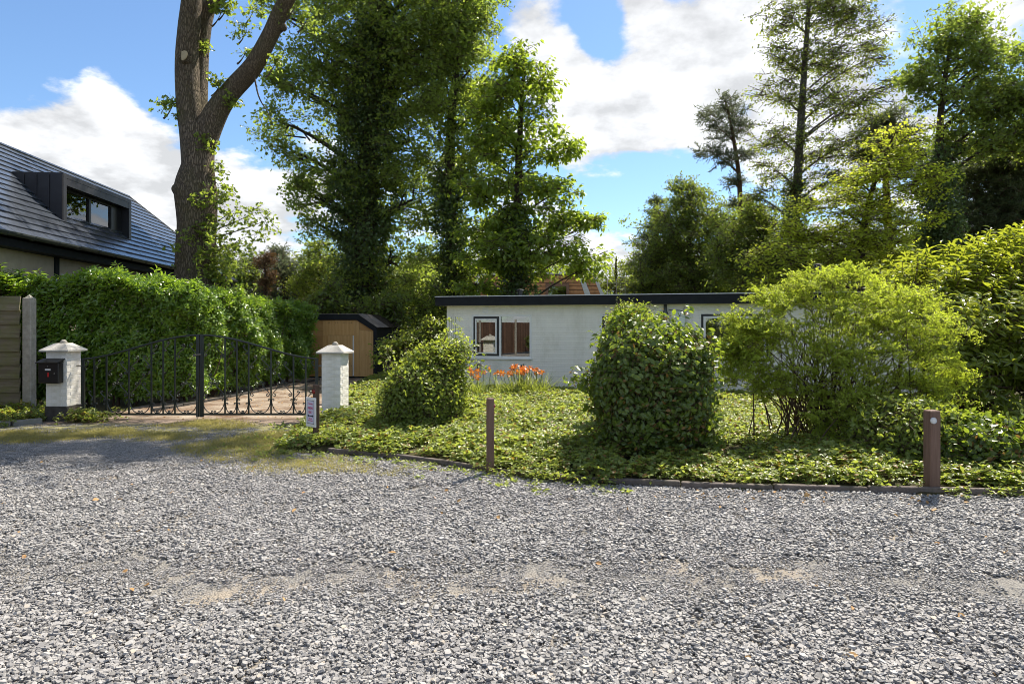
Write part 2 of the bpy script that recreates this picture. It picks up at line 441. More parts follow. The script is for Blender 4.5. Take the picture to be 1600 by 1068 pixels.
LM = {
    'oak': leaf_mat('oak_leaf', (0.07, 0.105, 0.025), (0.155, 0.205, 0.048), (0.48, 0.62, 0.08), 0.48, 0.40),
    'ivy': leaf_mat('ivy_leaf', (0.038, 0.065, 0.02), (0.1, 0.155, 0.045), (0.22, 0.33, 0.06), 0.32, 0.34),
    'chestnut': leaf_mat('chestnut_leaf', (0.068, 0.108, 0.02), (0.15, 0.215, 0.04), (0.54, 0.7, 0.06), 0.48, 0.42),
    'beech': leaf_mat('beech_leaf', (0.055, 0.085, 0.02), (0.13, 0.17, 0.045), (0.48, 0.58, 0.08), 0.46, 0.42),
    'gold': leaf_mat('sunlit_young_beech_leaf', (0.15, 0.2, 0.024), (0.29, 0.345, 0.045), (0.82, 0.92, 0.07), 0.55, 0.45),
    'pine': leaf_mat('pine_needle', (0.045, 0.07, 0.03), (0.105, 0.135, 0.055), (0.22, 0.28, 0.08), 0.32, 0.5),
    'larch': leaf_mat('blue_green_needle', (0.06, 0.085, 0.055), (0.13, 0.16, 0.095), (0.26, 0.31, 0.14), 0.34, 0.5),
    'mid': leaf_mat('woodland_leaf', (0.055, 0.088, 0.022), (0.135, 0.18, 0.042), (0.42, 0.54, 0.06), 0.44, 0.42),
    'fresh': leaf_mat('fresh_shrub_leaf', (0.093, 0.135, 0.024), (0.193, 0.252, 0.049), (0.553, 0.667, 0.072), 0.42, 0.42),
    'laurel': leaf_mat('laurel_leaf', (0.055, 0.115, 0.018), (0.15, 0.25, 0.035), (0.42, 0.64, 0.05), 0.36, 0.26, 0.6, brown=0.012),
    'rhodo': leaf_mat('rhododendron_leaf', (0.065, 0.105, 0.02), (0.19, 0.235, 0.035), (0.58, 0.66, 0.05), 0.36, 0.28, 0.6, brown=0.01),
    'spirea': leaf_mat('spirea_leaf', (0.145, 0.2, 0.024), (0.28, 0.345, 0.05), (0.74, 0.88, 0.08), 0.52, 0.45),
    'hornbeam': leaf_mat('hornbeam_leaf', (0.043, 0.076, 0.016), (0.126, 0.182, 0.039), (0.400, 0.536, 0.043), 0.36, 0.36, 0.5, brown=0.02),
    'cover': leaf_mat('ground_cover_leaf', (0.08, 0.125, 0.024), (0.25, 0.3, 0.075), (0.56, 0.66, 0.1), 0.42, 0.38, 0.5, brown=0.02),
    'grass': leaf_mat('short_grass', (0.19, 0.19, 0.055), (0.40, 0.35, 0.14), (0.62, 0.56, 0.18), 0.4, 0.6, 0.3),
    'strap': leaf_mat('daylily_blade', (0.122, 0.176, 0.030), (0.237, 0.294, 0.056), (0.553, 0.638, 0.087), 0.4, 0.45),
    'dead': leaf_mat('dead_brown_leaf', (0.085, 0.05, 0.022), (0.17, 0.10, 0.05), (0.22, 0.12, 0.04), 0.25, 0.7),
    'litter': leaf_mat('fallen_leaf', (0.28, 0.13, 0.04), (0.50, 0.32, 0.14), (0.5, 0.3, 0.1), 0.2, 0.7),
}

# ------------------------------------------------------------------ mesh helpers
def P(px, py, Y):
    return Vector(((px - 800) / F * Y, Y, EYE + (HZ - py) / F * Y))
def G(px, py):
    Y = EYE * F / (py - HZ)
    return Vector(((px - 800) / F * Y, Y, 0))

class MB:
    def __init__(s):
        s.v, s.f = [], []
    def add(s, vs, fs):
        o = len(s.v)
        s.v += [tuple(x) for x in vs]
        s.f += [tuple(i + o for i in f) for f in fs]
        return s
    def box(s, x0, x1, y0, y1, z0, z1, mat=None):
        vs = [Vector((x, y, z)) for z in (z0, z1) for y in (y0, y1) for x in (x0, x1)]
        if mat is not None:
            vs = [mat @ v for v in vs]
        return s.add(vs, [(0, 2, 3, 1), (4, 5, 7, 6), (0, 1, 5, 4), (2, 6, 7, 3), (0, 4, 6, 2), (1, 3, 7, 5)])
    def bbox(s, x0, x1, y0, y1, z0, z1, b=0.006):
        """box with chamfered upright and horizontal edges"""
        def ring(z, i):
            a, c, d, e = x0 + i, x1 - i, y0 + i, y1 - i
            return [(a + b, d, z), (c - b, d, z), (c, d + b, z), (c, e - b, z), (c - b, e, z), (a + b, e, z), (a, e - b, z), (a, d + b, z)]
        vs = ring(z0, b) + ring(z0 + b, 0) + ring(z1 - b, 0) + ring(z1, b)
        fs = [tuple(range(7, -1, -1)), tuple(range(24, 32))]
        for k in range(3):
            for i in range(8):
                j = (i + 1) % 8
                fs.append((k * 8 + i, k * 8 + j, k * 8 + 8 + j, k * 8 + 8 + i))
        return s.add(vs, fs)
    def prism(s, poly, a, b, axis='z'):
        """poly 2-D outline extruded; axis z: (x,y), y: (x,z), x: (y,z)"""
        def pt(p, h):
            return {'z': (p[0], p[1], h), 'y': (p[0], h, p[1]), 'x': (h, p[0], p[1])}[axis]
        n = len(poly)
        vs = [pt(p, a) for p in poly] + [pt(p, b) for p in poly]
        fs = [tuple(range(n - 1, -1, -1)), tuple(range(n, 2 * n))] + [(i, (i + 1) % n, n + (i + 1) % n, n + i) for i in range(n)]
        return s.add(vs, fs)
    def tube(s, pts, rad, n=6, cap=True, lump=0.0):
        pts = [Vector(p) for p in pts]
        if isinstance(rad, (int, float)):
            rad = [rad] * len(pts)
        t0 = (pts[1] - pts[0]).normalized()
        up = Vector((0, 0, 1)) if abs(t0.z) < 0.9 else Vector((0, 1, 0))
        nx = t0.cross(up).normalized()
        vs = []
        for i, p in enumerate(pts):
            t = (pts[min(i + 1, len(pts) - 1)] - pts[max(i - 1, 0)])
            t = t.normalized() if t.length > 1e-9 else t0
            nx = (nx - t * nx.dot(t))
            nx = nx.normalized() if nx.length > 1e-6 else t.orthogonal().normalized()
            ny = t.cross(nx)
            for k in range(n):
                a = 2 * PI * k / n
                r = rad[i]
                if lump:
                    r *= 1 + lump * (math.sin(3 * a + i * 0.7) * 0.4 + math.sin(2 * a - i * 0.5 + 1) * 0.6)
                vs.append(p + nx * (math.cos(a) * r) + ny * (math.sin(a) * r))
        fs = []
        for i in range(len(pts) - 1):
            for k in range(n):
                j = (k + 1) % n
                fs.append((i * n + k, i * n + j, i * n + n + j, i * n + n + k))
        if cap:
            fs.append(tuple(range(n - 1, -1, -1)))
            fs.append(tuple(range((len(pts) - 1) * n, len(pts) * n)))
        return s.add(vs, fs)
    def lathe(s, prof, c=(0, 0, 0), n=16, axis='z', mat=None):
        vs = []
        for r, h in prof:
            for k in range(n):
                a = 2 * PI * k / n
                v = Vector((r * math.cos(a), r * math.sin(a), h))
                if mat is not None:
                    v = mat @ v
                vs.append(v + Vector(c))
        fs = []
        for i in range(len(prof) - 1):
            for k in range(n):
                j = (k + 1) % n
                fs.append((i * n + k, i * n + j, i * n + n + j, i * n + n + k))
        fs.append(tuple(range(n - 1, -1, -1)))
        fs.append(tuple(range((len(prof) - 1) * n, len(prof) * n)))
        return s.add(vs, fs)
    def mesh(s, name, mat, smooth=False):
        me = bpy.data.meshes.new(name)
        me.from_pydata(s.v, [], s.f)
        if mat is not None:
            me.materials.append(M[mat] if isinstance(mat, str) else mat)
        if smooth:
            me.polygons.foreach_set('use_smooth', [True] * len(me.polygons))
        me.update()
        return me
    def build(s, name, mat, parent=None, loc=(0, 0, 0), rz=0.0, smooth=False, origin=None):
        if origin is not None:
            o = Vector(origin)
            s.v = [tuple(Vector(v) - o) for v in s.v]
        ob = bpy.data.objects.new(name, s.mesh(name, mat, smooth))
        COL.objects.link(ob)
        ob.location = loc
        ob.rotation_euler = (0, 0, rz)
        ob.parent = parent
        return ob

def tag(o, label=None, cat=None, group=None, kind=None):
    if label: o['label'] = label
    if cat: o['category'] = cat
    if group: o['group'] = group
    if kind: o['kind'] = kind
    return o
def thing(name, label, cat, loc, rz=0.0, group=None):
    o = bpy.data.objects.new(name, None)
    o.empty_display_size = 0.2
    COL.objects.link(o)
    o.location = loc
    o.rotation_euler = (0, 0, rz)
    return tag(o, label, cat, group)
def share(name, me, parent, loc=(0, 0, 0), rot=(0, 0, 0), scale=(1, 1, 1)):
    ob = bpy.data.objects.new(name, me)
    COL.objects.link(ob)
    ob.location = loc
    ob.rotation_euler = rot
    ob.scale = scale
    ob.parent = parent
    return ob

# ------------------------------------------------------------------ leaf sprays (sources of the foliage)
def leaf_geo(l, w, fold=0.18, droop=0.12, simple=False):
    if simple:
        v = [(0, 0, 0), (w, 0.5 * l, fold * w), (0, l, -droop * l), (-w, 0.5 * l, fold * w)]
        return np.array(v), [(0, 1, 2), (0, 2, 3)]
    v = [(0, 0, 0), (w * .8, 0.3 * l, fold * w), (w * .85, 0.62 * l, fold * w - droop * l * .3), (0, l, -droop * l), (-w * .85, 0.62 * l, fold * w - droop * l * .3), (-w * .8, 0.3 * l, fold * w), (0, 0.46 * l, -droop * l * .15)]
    return np.array(v), [(0, 1, 6), (1, 2, 6), (2, 3, 6), (3, 4, 6), (4, 5, 6), (5, 0, 6)]

def rotm(yaw, pitch, roll):
    return np.array(Matrix.Rotation(yaw, 3, 'Z') @ Matrix.Rotation(pitch, 3, 'X') @ Matrix.Rotation(roll, 3, 'Y'))

SPRAYS = {}
def make_sprays(kind, mat, count, fn, twig=None):
    col = bpy.data.collections.new('spray_' + kind)
    for i in range(count):
        rnd = random.Random(hash((kind, i)) % 99991 if False else sum(map(ord, kind)) * 31 + i)
        vs, fs, mi = [], [], []
        for item in fn(rnd):
            pts, faces, slot = item
            o = len(vs)
            vs += [tuple(p) for p in pts]
            for f in faces:
                fs.append(tuple(a + o for a in f)); mi.append(slot)
        me = bpy.data.meshes.new('spray_%s' % kind)
        me.from_pydata(vs, [], fs)
        me.materials.append(mat)
        me.materials.append(M['twig'])
        me.polygons.foreach_set('material_index', mi)
        me.update()
        ob = bpy.data.objects.new('spray_%s' % kind, me)
        col.objects.link(ob)
    SPRAYS[kind] = (col, count)

def twig_geo(a, b, r):
    a, b = Vector(a), Vector(b)
    m = MB().tube([a, b], [r, r * 0.5], 3, False)
    return (m.v, m.f, 1)

def ball_spray(n, rad, l, w, flat=0.6, tilt=0.7, simple=True, twigs=3, up=0.25):
    """leaves round a few short twigs"""
    def fn(r):
        out = []
        ends = []
        for k in range(twigs):
            a = r.uniform(0, 2 * PI)
            e = Vector((math.cos(a) * rad, math.sin(a) * rad, r.uniform(-0.4, 0.7) * rad * flat))
            ends.append(e)
            out.append(twig_geo((0, 0, 0), e, 0.012 * rad * 2))
        for i in range(n):
            e = ends[i % twigs] if twigs else Vector()
            p = e * r.uniform(0.15, 1.0) + Vector((r.gauss(0, .3), r.gauss(0, .3), r.gauss(0, .25) * flat)) * rad
            s = r.uniform(0.7, 1.2)
            v, f = leaf_geo(l * s, w * s, simple=simple)
            yaw = math.atan2(-p.x, p.y) + r.uniform(-1.1, 1.1)
            out.append(((v @ rotm(yaw, r.gauss(-up, tilt), r.gauss(0, tilt)).T) + np.array(p), f, 0))
        return out
    return fn

def lobed_spray(n, rad, l, w):
    """oak-like leaves: each a ragged 3-lobed outline"""
    def fn(r):
        out = []
        ends = []
        for k in range(4):
            a = r.uniform(0, 2 * PI)
            e = Vector((math.cos(a) * rad, math.sin(a) * rad, r.uniform(-0.5, 0.7) * rad * 0.7))
            ends.append(e)
            out.append(twig_geo((0, 0, 0), e, 0.02 * rad))
        for i in range(n):
            p = ends[i % 4] * r.uniform(0.2, 1.05) + Vector((r.gauss(0, .25), r.gauss(0, .25), r.gauss(0, .2))) * rad
            s = r.uniform(0.7, 1.2)
            L, W = l * s, w * s
            v = np.array([(0, 0, 0), (W * .7, L * .3, .01), (W * .45, L * .45, 0), (W, L * .68, .012), (0, L, -L * .12), (-W, L * .68, .012), (-W * .45, L * .45, 0), (-W * .7, L * .3, .01)])
            f = [(0, 1, 2), (0, 2, 6), (0, 6, 7), (2, 3, 4), (2, 4, 6), (6, 4, 5)]
            yaw = r.uniform(0, 2 * PI)
            out.append(((v @ rotm(yaw, r.gauss(-.2, .6), r.gauss(0, .6)).T) + np.array(p), f, 0))
        return out
    return fn

def whorl_spray(n, l, w, lift=0.5):
    """rosette of long glossy leaves round an upright shoot"""
    def fn(r):
        out = [twig_geo((0, 0, -l * 1.3), (0, 0, l * .35), l * 0.035)]
        for i in range(n):
            t = i / max(1, n - 1)
            a = i * 2.4 + r.uniform(-.3, .3)
            s = r.uniform(0.75, 1.15) * (1.05 - 0.35 * t)
            v, f = leaf_geo(l * s, w * s, fold=0.3, droop=0.22)
            pit = lift * (0.1 + 1.1 * t) + r.gauss(0, .18)
            h = -l * 0.9 + l * 1.2 * t
            out.append(((v @ rotm(a, pit, r.gauss(0, .25)).T) + np.array((0, 0, h)), f, 0))
        return out
    return fn

def shoot_spray(n, length, l, w, arch=0.5):
    """slender arching shoot carrying small leaves"""
    def fn(r):
        out = []
        for q in range(4):
            a = r.uniform(0, 2 * PI)
            d = Vector((math.cos(a), math.sin(a), 0))
            pts = []
            for k in range(5):
                t = k / 4
                pts.append(d * (length * t * r.uniform(.5, .8)) + Vector((0, 0, length * (t * .95 - arch * t * t))))
            for k in range(4):
                out.append(twig_geo(pts[k], pts[k + 1], 0.0028))
            for i in range(n):
                t = r.uniform(0.1, 1.0) * 3.999
                p = pts[int(t)].lerp(pts[int(t) + 1], t % 1)
                s = r.uniform(0.6, 1.2)
                v, f = leaf_geo(l * s, w * s, simple=True)
                out.append(((v @ rotm(r.uniform(0, 2 * PI), r.gauss(.2, .5), r.gauss(0, .5)).T) + np.array(p), f, 0))
        return out
    return fn

def needle_spray(n, rad, l, w):
    def fn(r):
        out = []
        for q in range(5):
            a = r.uniform(0, 2 * PI)
            e = Vector((math.cos(a) * rad, math.sin(a) * rad, r.uniform(-.35, .5) * rad))
            out.append(twig_geo((0, 0, 0), e, 0.02 * rad))
            for i in range(n):
                p = e * r.uniform(0.25, 1.05)
                v = np.array([(-w, 0, 0), (w, 0, 0), (0, l * r.uniform(.7, 1.2), 0)])
                out.append(((v @ rotm(a - PI / 2 + r.gauss(0, .8), r.gauss(.3, .6), r.uniform(0, PI)).T) + np.array(p), [(0, 1, 2)], 0))
        return out
    return fn

def cover_spray(n, rad, l, w):
    """low trailing leaves in threes"""
    def fn(r):
        out = []
        for i in range(n):
            a, d = r.uniform(0, 2 * PI), rad * math.sqrt(r.random())
            h = r.uniform(0.015, 0.11)
            c = np.array((math.cos(a) * d, math.sin(a) * d, h))
            yaw = r.uniform(0, 2 * PI)
            tl, tr = r.gauss(0.05, .35), r.gauss(0, .35)
            s = r.uniform(.65, 1.2)
            for k in (-1, 0, 1):
                v, f = leaf_geo(l * s, w * s, fold=.22, droop=.2)
                out.append(((v @ rotm(yaw + k * 1.15, tl + r.gauss(0, .12), tr).T) + c, f, 0))
            out.append(twig_geo(c, c * np.array((.8, .8, 0)), .0018))
        return out
    return fn

def blade_spray(n, h, w, spread=0.5, rad=0.05, seg=3):
    def fn(r):
        out = []
        for i in range(n):
            a = r.uniform(0, 2 * PI)
            d = np.array((math.cos(a), math.sin(a), 0))
            sd_ = np.array((-math.sin(a), math.cos(a), 0))
            b = d * rad * r.random() + np.array((r.gauss(0, rad), r.gauss(0, rad), 0))
            L, sp = h * r.uniform(.55, 1.2), spread * r.uniform(.3, 1.4)
            v, f = [], []
            for k in range(seg + 1):
                t = k / seg
                c = b + d * (L * sp * t * t) + np.array((0, 0, L * (t - .42 * sp * t * t)))
                ww = w * (1 - t * .92)
                v += [c - sd_ * ww, c + sd_ * ww]
            for k in range(seg):
                f.append((2 * k, 2 * k + 1, 2 * k + 3, 2 * k + 2))
            out.append((v, f, 0))
        return out
    return fn

def chip_patch(n, rad, size):
    """a handful of flat angular slate chips lying in two layers"""
    def fn(r):
        out = []
        for i in range(n):
            a, d = r.uniform(0, 2 * PI), rad * math.sqrt(r.random())
            L = size * math.exp(r.gauss(0, .28))
            W, H = L * r.uniform(.55, .9), L * r.uniform(.2, .38)
            k = r.choice((5, 6, 6, 7))
            top, bot = [], []
            for j in range(k):
                b = 2 * PI * (j + r.uniform(-.28, .28)) / k
                q = r.uniform(.8, 1.12)
                x, y = math.cos(b) * L / 2 * q, math.sin(b) * W / 2 * q
                bot.append((x, y, -H / 2 + r.uniform(0, .2) * H))
                s = r.uniform(.72, .95)
                top.append((x * s, y * s, H / 2 - r.uniform(0, .22) * H))
            v = np.array(bot + top)
            f = [tuple(range(k, 2 * k))] + [(j, (j + 1) % k, k + (j + 1) % k, k + j) for j in range(k)]
            z = r.uniform(.0, .026)
            out.append(((v @ rotm(r.uniform(0, 2 * PI), r.gauss(0, .3), r.gauss(0, .3)).T) + np.array((math.cos(a) * d, math.sin(a) * d, z)), f, 0))
        return out
    return fn

make_sprays('oak', LM['oak'], 6, lobed_spray(22, 0.42, 0.15, 0.055))
make_sprays('oak_near', LM['oak'], 5, lobed_spray(11, 0.20, 0.12, 0.045))
make_sprays('ivy', LM['ivy'], 5, ball_spray(22, 0.30, 0.11, 0.05, .9, .6, True, 3, .9))
make_sprays('chestnut', LM['chestnut'], 6, ball_spray(20, 0.42, 0.21, 0.055, .55, .5, True, 4, .35))
make_sprays('beech', LM['beech'], 6, ball_spray(20, 0.52, 0.125, 0.046, .35, .45, True, 5, .45))
make_sprays('gold', LM['gold'], 6, ball_spray(24, 0.38, 0.10, 0.038, .28, .4, True, 5, .2))
make_sprays('pine', LM['pine'], 5, needle_spray(16, 0.40, 0.15, 0.013))
make_sprays('larch', LM['larch'], 5, needle_spray(13, 0.45, 0.16, 0.016))
make_sprays('mid', LM['mid'], 6, ball_spray(22, 0.46, 0.13, 0.05, .7, .65, True, 4, .3))
make_sprays('fresh', LM['fresh'], 6, ball_spray(20, 0.26, 0.085, 0.03, .8, .6, True, 4, .1))
make_sprays('dead', LM['dead'], 4, ball_spray(20, 0.30, 0.12, 0.028, .8, .7, True, 4, .8))
make_sprays('laurel', LM['laurel'], 6, whorl_spray(9, 0.135, 0.029, 0.55))
make_sprays('rhodo', LM['rhodo'], 6, whorl_spray(10, 0.15, 0.025, 0.35))
make_sprays('spirea', LM['spirea'], 6, shoot_spray(26, 0.30, 0.034, 0.0085, .45))
make_sprays('hornbeam', LM['hornbeam'], 6, ball_spray(15, 0.13, 0.072, 0.023, .8, .5, False, 3, .5))
make_sprays('rose', LM['fresh'], 5, ball_spray(20, 0.16, 0.055, 0.017, .8, .5, False, 4, .35))
make_sprays('cover', LM['cover'], 7, cover_spray(11, 0.14, 0.048, 0.0165))
make_sprays('grass', LM['grass'], 5, blade_spray(34, 0.055, 0.0028, .9, .07, 2))
make_sprays('weed', LM['cover'], 5, ball_spray(12, 0.06, 0.05, 0.013, .5, .5, False, 3, -.2))
make_sprays('strap', LM['strap'], 4, blade_spray(26, 0.75, 0.011, .85, .09, 5))
make_sprays('litter', LM['litter'], 6, ball_spray(1, 0.01, 0.06, 0.02, .05, .35, False, 0, 0))
make_sprays('chip', M['chip'], 18, chip_patch(56, 0.13, 0.0265))

GN = {}
def scatter_group(kind):
    if kind in GN:
        return GN[kind]
    col, n = SPRAYS[kind]
    g = bpy.data.node_groups.new('scatter_' + kind, 'GeometryNodeTree')
    g.interface.new_socket('Geometry', in_out='INPUT', socket_type='NodeSocketGeometry')
    g.interface.new_socket('Geometry', in_out='OUTPUT', socket_type='NodeSocketGeometry')
    gi, go = g.nodes.new('NodeGroupInput'), g.nodes.new('NodeGroupOutput')
    ci = g.nodes.new('GeometryNodeCollectionInfo')
    ci.inputs['Collection'].default_value = col
    ci.inputs['Separate Children'].default_value = True
    ci.inputs['Reset Children'].default_value = True
    ip = g.nodes.new('GeometryNodeInstanceOnPoints')
    ip.inputs['Pick Instance'].default_value = True
    def na(name, dt):
        a = g.nodes.new('GeometryNodeInputNamedAttribute')
        a.data_type = dt
        a.inputs['Name'].default_value = name
        return a.outputs['Attribute']
    er = g.nodes.new('FunctionNodeEulerToRotation')
    L = g.links.new
    L(gi.outputs[0], ip.inputs['Points'])
    L(ci.outputs[0], ip.inputs['Instance'])
    L(na('idx', 'INT'), ip.inputs['Instance Index'])
    L(na('rot', 'FLOAT_VECTOR'), er.inputs[0])
    L(er.outputs[0], ip.inputs['Rotation'])
    L(na('scl', 'FLOAT'), ip.inputs['Scale'])
    L(ip.outputs[0], go.inputs[0])
    GN[kind] = g
    return g

def scatter(name, kind, pts, rots, scl, tint, parent=None, origin=(0, 0, 0), stuff=True):
    pts = np.asarray(pts, dtype=np.float32) - np.asarray(origin, dtype=np.float32)
    n = len(pts)
    me = bpy.data.meshes.new(name)
    me.vertices.add(n)
    me.vertices.foreach_set('co', pts.ravel())
    def attr(nm, tp, data, fld):
        a = me.attributes.new(nm, tp, 'POINT')
        a.data.foreach_set(fld, data)
    attr('idx', 'INT', RNG.integers(0, SPRAYS[kind][1], n).astype(np.int32), 'value')
    attr('rot', 'FLOAT_VECTOR', np.asarray(rots, dtype=np.float32).ravel(), 'vector')
    attr('scl', 'FLOAT', np.asarray(scl, dtype=np.float32), 'value')
    attr('tint', 'FLOAT', np.clip(np.asarray(tint, dtype=np.float32), 0, 1), 'value')
    me.materials.append(SPRAYS[kind][0].objects[0].data.materials[0])
    me.update()
    ob = bpy.data.objects.new(name, me)
    COL.objects.link(ob)
    ob.parent = parent
    md = ob.modifiers.new('scatter', 'NODES')
    md.node_group = scatter_group(kind)
    if stuff:
        ob['kind'] = 'stuff'
    return ob

def rand_rots(n, tilt=0.35):
    return np.stack([RNG.normal(0, tilt, n), RNG.normal(0, tilt, n), RNG.uniform(0, 2 * PI, n)], 1)

def lobe_points(lobes, dens, clump, shell=0.55, spread=0.24, least=5):
    """points in clumps through ellipsoidal lobes; returns points, tint and clump centres per lobe"""
    allp, allt, cents = [], [], []
    for lo in lobes:
        c, rx, ry, rz = np.array(lo[0]), lo[1], lo[2], lo[3]
        k = lo[4] if len(lo) > 4 else 1.0
        area = (rx * ry + ry * rz + rx * rz) / 3 * 4 * PI
        nc = max(least, int(area * dens * k / clump))
        d = RNG.normal(size=(nc, 3)); d /= np.linalg.norm(d, axis=1)[:, None]
        r = shell + (1 - shell) * RNG.random(nc) ** 0.6
        r *= RNG.uniform(.82, 1.12, nc)
        cc_ = d * r[:, None] * np.array((rx, ry, rz))
        cents.append(c + cc_)
        m = int(clump)
        rep = np.repeat(cc_, m, 0)
        sg = spread * np.array((rx, ry, rz))
        sg = np.minimum(sg, 0.8) if min(rx, ry) > 1.2 else sg
        pp = rep + RNG.normal(size=rep.shape) * sg * np.array((1.15, 1.15, .75))
        allp.append(c + pp)
        allt.append(np.repeat(RNG.random(nc), m) * .7 + RNG.random(nc * m) * .3)
    return np.concatenate(allp), np.concatenate(allt), cents

def bez(a, b, c, n):
    return [a * (1 - t) ** 2 + b * 2 * t * (1 - t) + c * t * t for t in [i / (n - 1) for i in range(n)]]

def trunk_at(path, z):
    for i in range(len(path) - 1):
        if path[i].z <= z <= path[i + 1].z:
            t = (z - path[i].z) / max(1e-6, path[i + 1].z - path[i].z)
            return path[i].lerp(path[i + 1], t), i + t
    return (path[-1], len(path) - 1) if z > path[-1].z else (path[0], 0)

def tree(name, label, path, rads, lobes, kind, bark='bark_dark', dens=3.0, clump=7, scl=1.0, tilt=0.4, group=None, cat='tree', ivy=None, shell=0.55, limb=0.35, twigs=7, rise=0.55, extra=None):
    base = Vector((path[0].x, path[0].y, 0))
    root = thing(name, label, cat, base, 0, group)
    path = [Vector(p) for p in path]
    path[0].z = -0.1
    mb = MB()
    # smooth the trunk
    fine, fr = [], []
    for i in range(len(path) - 1):
        for k in range(4):
            t = k / 4
            p0, p1, p2, p3 = path[max(i - 1, 0)], path[i], path[i + 1], path[min(i + 2, len(path) - 1)]
            fine.append(0.5 * ((2 * p1) + (p2 - p0) * t + (2 * p0 - 5 * p1 + 4 * p2 - p3) * t * t + (3 * p1 - p0 - 3 * p2 + p3) * t ** 3))
            fr.append(rads[i] * (1 - t) + rads[i + 1] * t)
    fine.append(path[-1]); fr.append(rads[-1])
    mb.tube(fine, fr, 12, True, 0.08)
    lobes = [(q[0], q[1] * 1.14, q[2] * 1.14, q[3] * 1.14, q[4]) for q in lobes]
    pts, tint, cents = lobe_points(lobes, dens, clump, shell)
    for lo, cs in zip(lobes, cents):
        c = Vector(lo[0])
        hd = math.hypot(c.x - fine[len(fine) // 2].x, c.y - fine[len(fine) // 2].y)
        a, k = trunk_at(fine, c.z - rise * hd - .3)
        r0 = fr[min(int(k), len(fr) - 1)] * limb
        mid = a.lerp(c, .5) + Vector((0, 0, .12 * (c - a).length))
        if (c - a).length > .4:
            q = bez(a, mid, c, 7)
            mb.tube(q, [r0 * (1 - .75 * i / 6) + .008 for i in range(7)], 6, False)
        for j in range(min(twigs, len(cs))):
            e = Vector(cs[j])
            s = a.lerp(c, RNG.uniform(.55, 1.0)) if (c - a).length > .4 else c
            m2 = s.lerp(e, .5) + Vector(RNG.normal(0, .12, 3)) * (e - s).length
            mb.tube(bez(s, m2, e, 4), [max(.012, r0 * .3), max(.01, r0 * .2), .009, .005], 4, False)
    mb.build('trunk', bark, root, smooth=True, origin=base)
    n = len(pts)
    scatter('crown', kind, pts, rand_rots(n, tilt), scl * RNG.uniform(.75, 1.25, n), tint, root, base)
    if ivy:
        z0, z1, ra, rb, d = ivy
        L = z1 - z0
        ni = int(L * (ra + rb) * PI * d)
        zz = RNG.uniform(0, 1, ni)
        an = RNG.uniform(0, 2 * PI, ni)
        lump = 1 + .28 * np.sin(an * 2 + zz * L * .9) + .22 * np.sin(an * 3 - zz * L * 1.7 + 1) + RNG.normal(0, .12, ni)
        rr = (ra + (rb - ra) * zz) * lump
        cx = np.array([tuple(trunk_at(fine, z0 + z * L)[0]) for z in zz])
        ip = cx + np.stack([np.cos(an) * rr, np.sin(an) * rr, RNG.normal(0, .15, ni)], 1)
        it = .5 + .35 * np.sin(an * 3 + zz * L) + RNG.normal(0, .2, ni)
        scatter('ivy', 'ivy', ip, np.stack([RNG.normal(0, .4, ni), RNG.normal(0, .4, ni), an + PI / 2], 1), RNG.uniform(.8, 1.35, ni), it, root, base)
    return root

def lobe(px, py, rpx, Y, sq=0.8, k=1.0, ry=None, rxpx=None):
    p = P(px, py, Y)
    r = rpx / F * Y
    return (tuple(p), (rxpx / F * Y if rxpx else r), ry if ry else r * 1.0, r * sq, k)

# ================================================================== SETTING
def sheet(name, poly, z, mat):
    me = bpy.data.meshes.new(name)
    me.from_pydata([(x, y, z) for x, y in poly], [], [tuple(range(len(poly)))])
    me.materials.append(M[mat])
    o = bpy.data.objects.new(name, me)
    COL.objects.link(o)
    return tag(o, kind='structure')
sheet('ground', [(-600, -400), (600, -400), (600, 900), (-600, 900)], -0.012, 'ground')
KERB = [(-3.3, 8.97), (-2.5, 8.72), (-1.68, 8.41), (-0.8, 7.95), (-0.22, 7.50), (0.7, 7.05), (2.04, 6.83), (4.28, 6.60), (6.0, 6.46), (11.0, 6.1)]
BED_LEFT = [(-4.6, 22.5), (-4.45, 21), (-4.3, 17), (-3.75, 14.6), (-3.2, 13.2), (-3.05, 12.4), (-3.55, 11.2), (-3.35, 9.7)]
sheet('road', [(-30, -40), (40, -40), (40, 5.2), (11.0, 6.13)] + [(x, y + .03) for x, y in KERB[::-1]] + [(-3.3, 9.7), (-3.5, 11.2), (-3.0, 12.4), (-8.0, 12.5), (-9.8, 12.6), (-30, 12.9)], 0.0, 'road')
sheet('driveway', [(-8.3, 11.9), (-3.0, 11.9), (-2.9, 12.6), (-3.1, 13.2), (-3.6, 14.6), (-4.1, 17), (-4.3, 21), (-4.6, 26), (-7.5, 26), (-8.0, 14.0)], 0.006, 'drive')

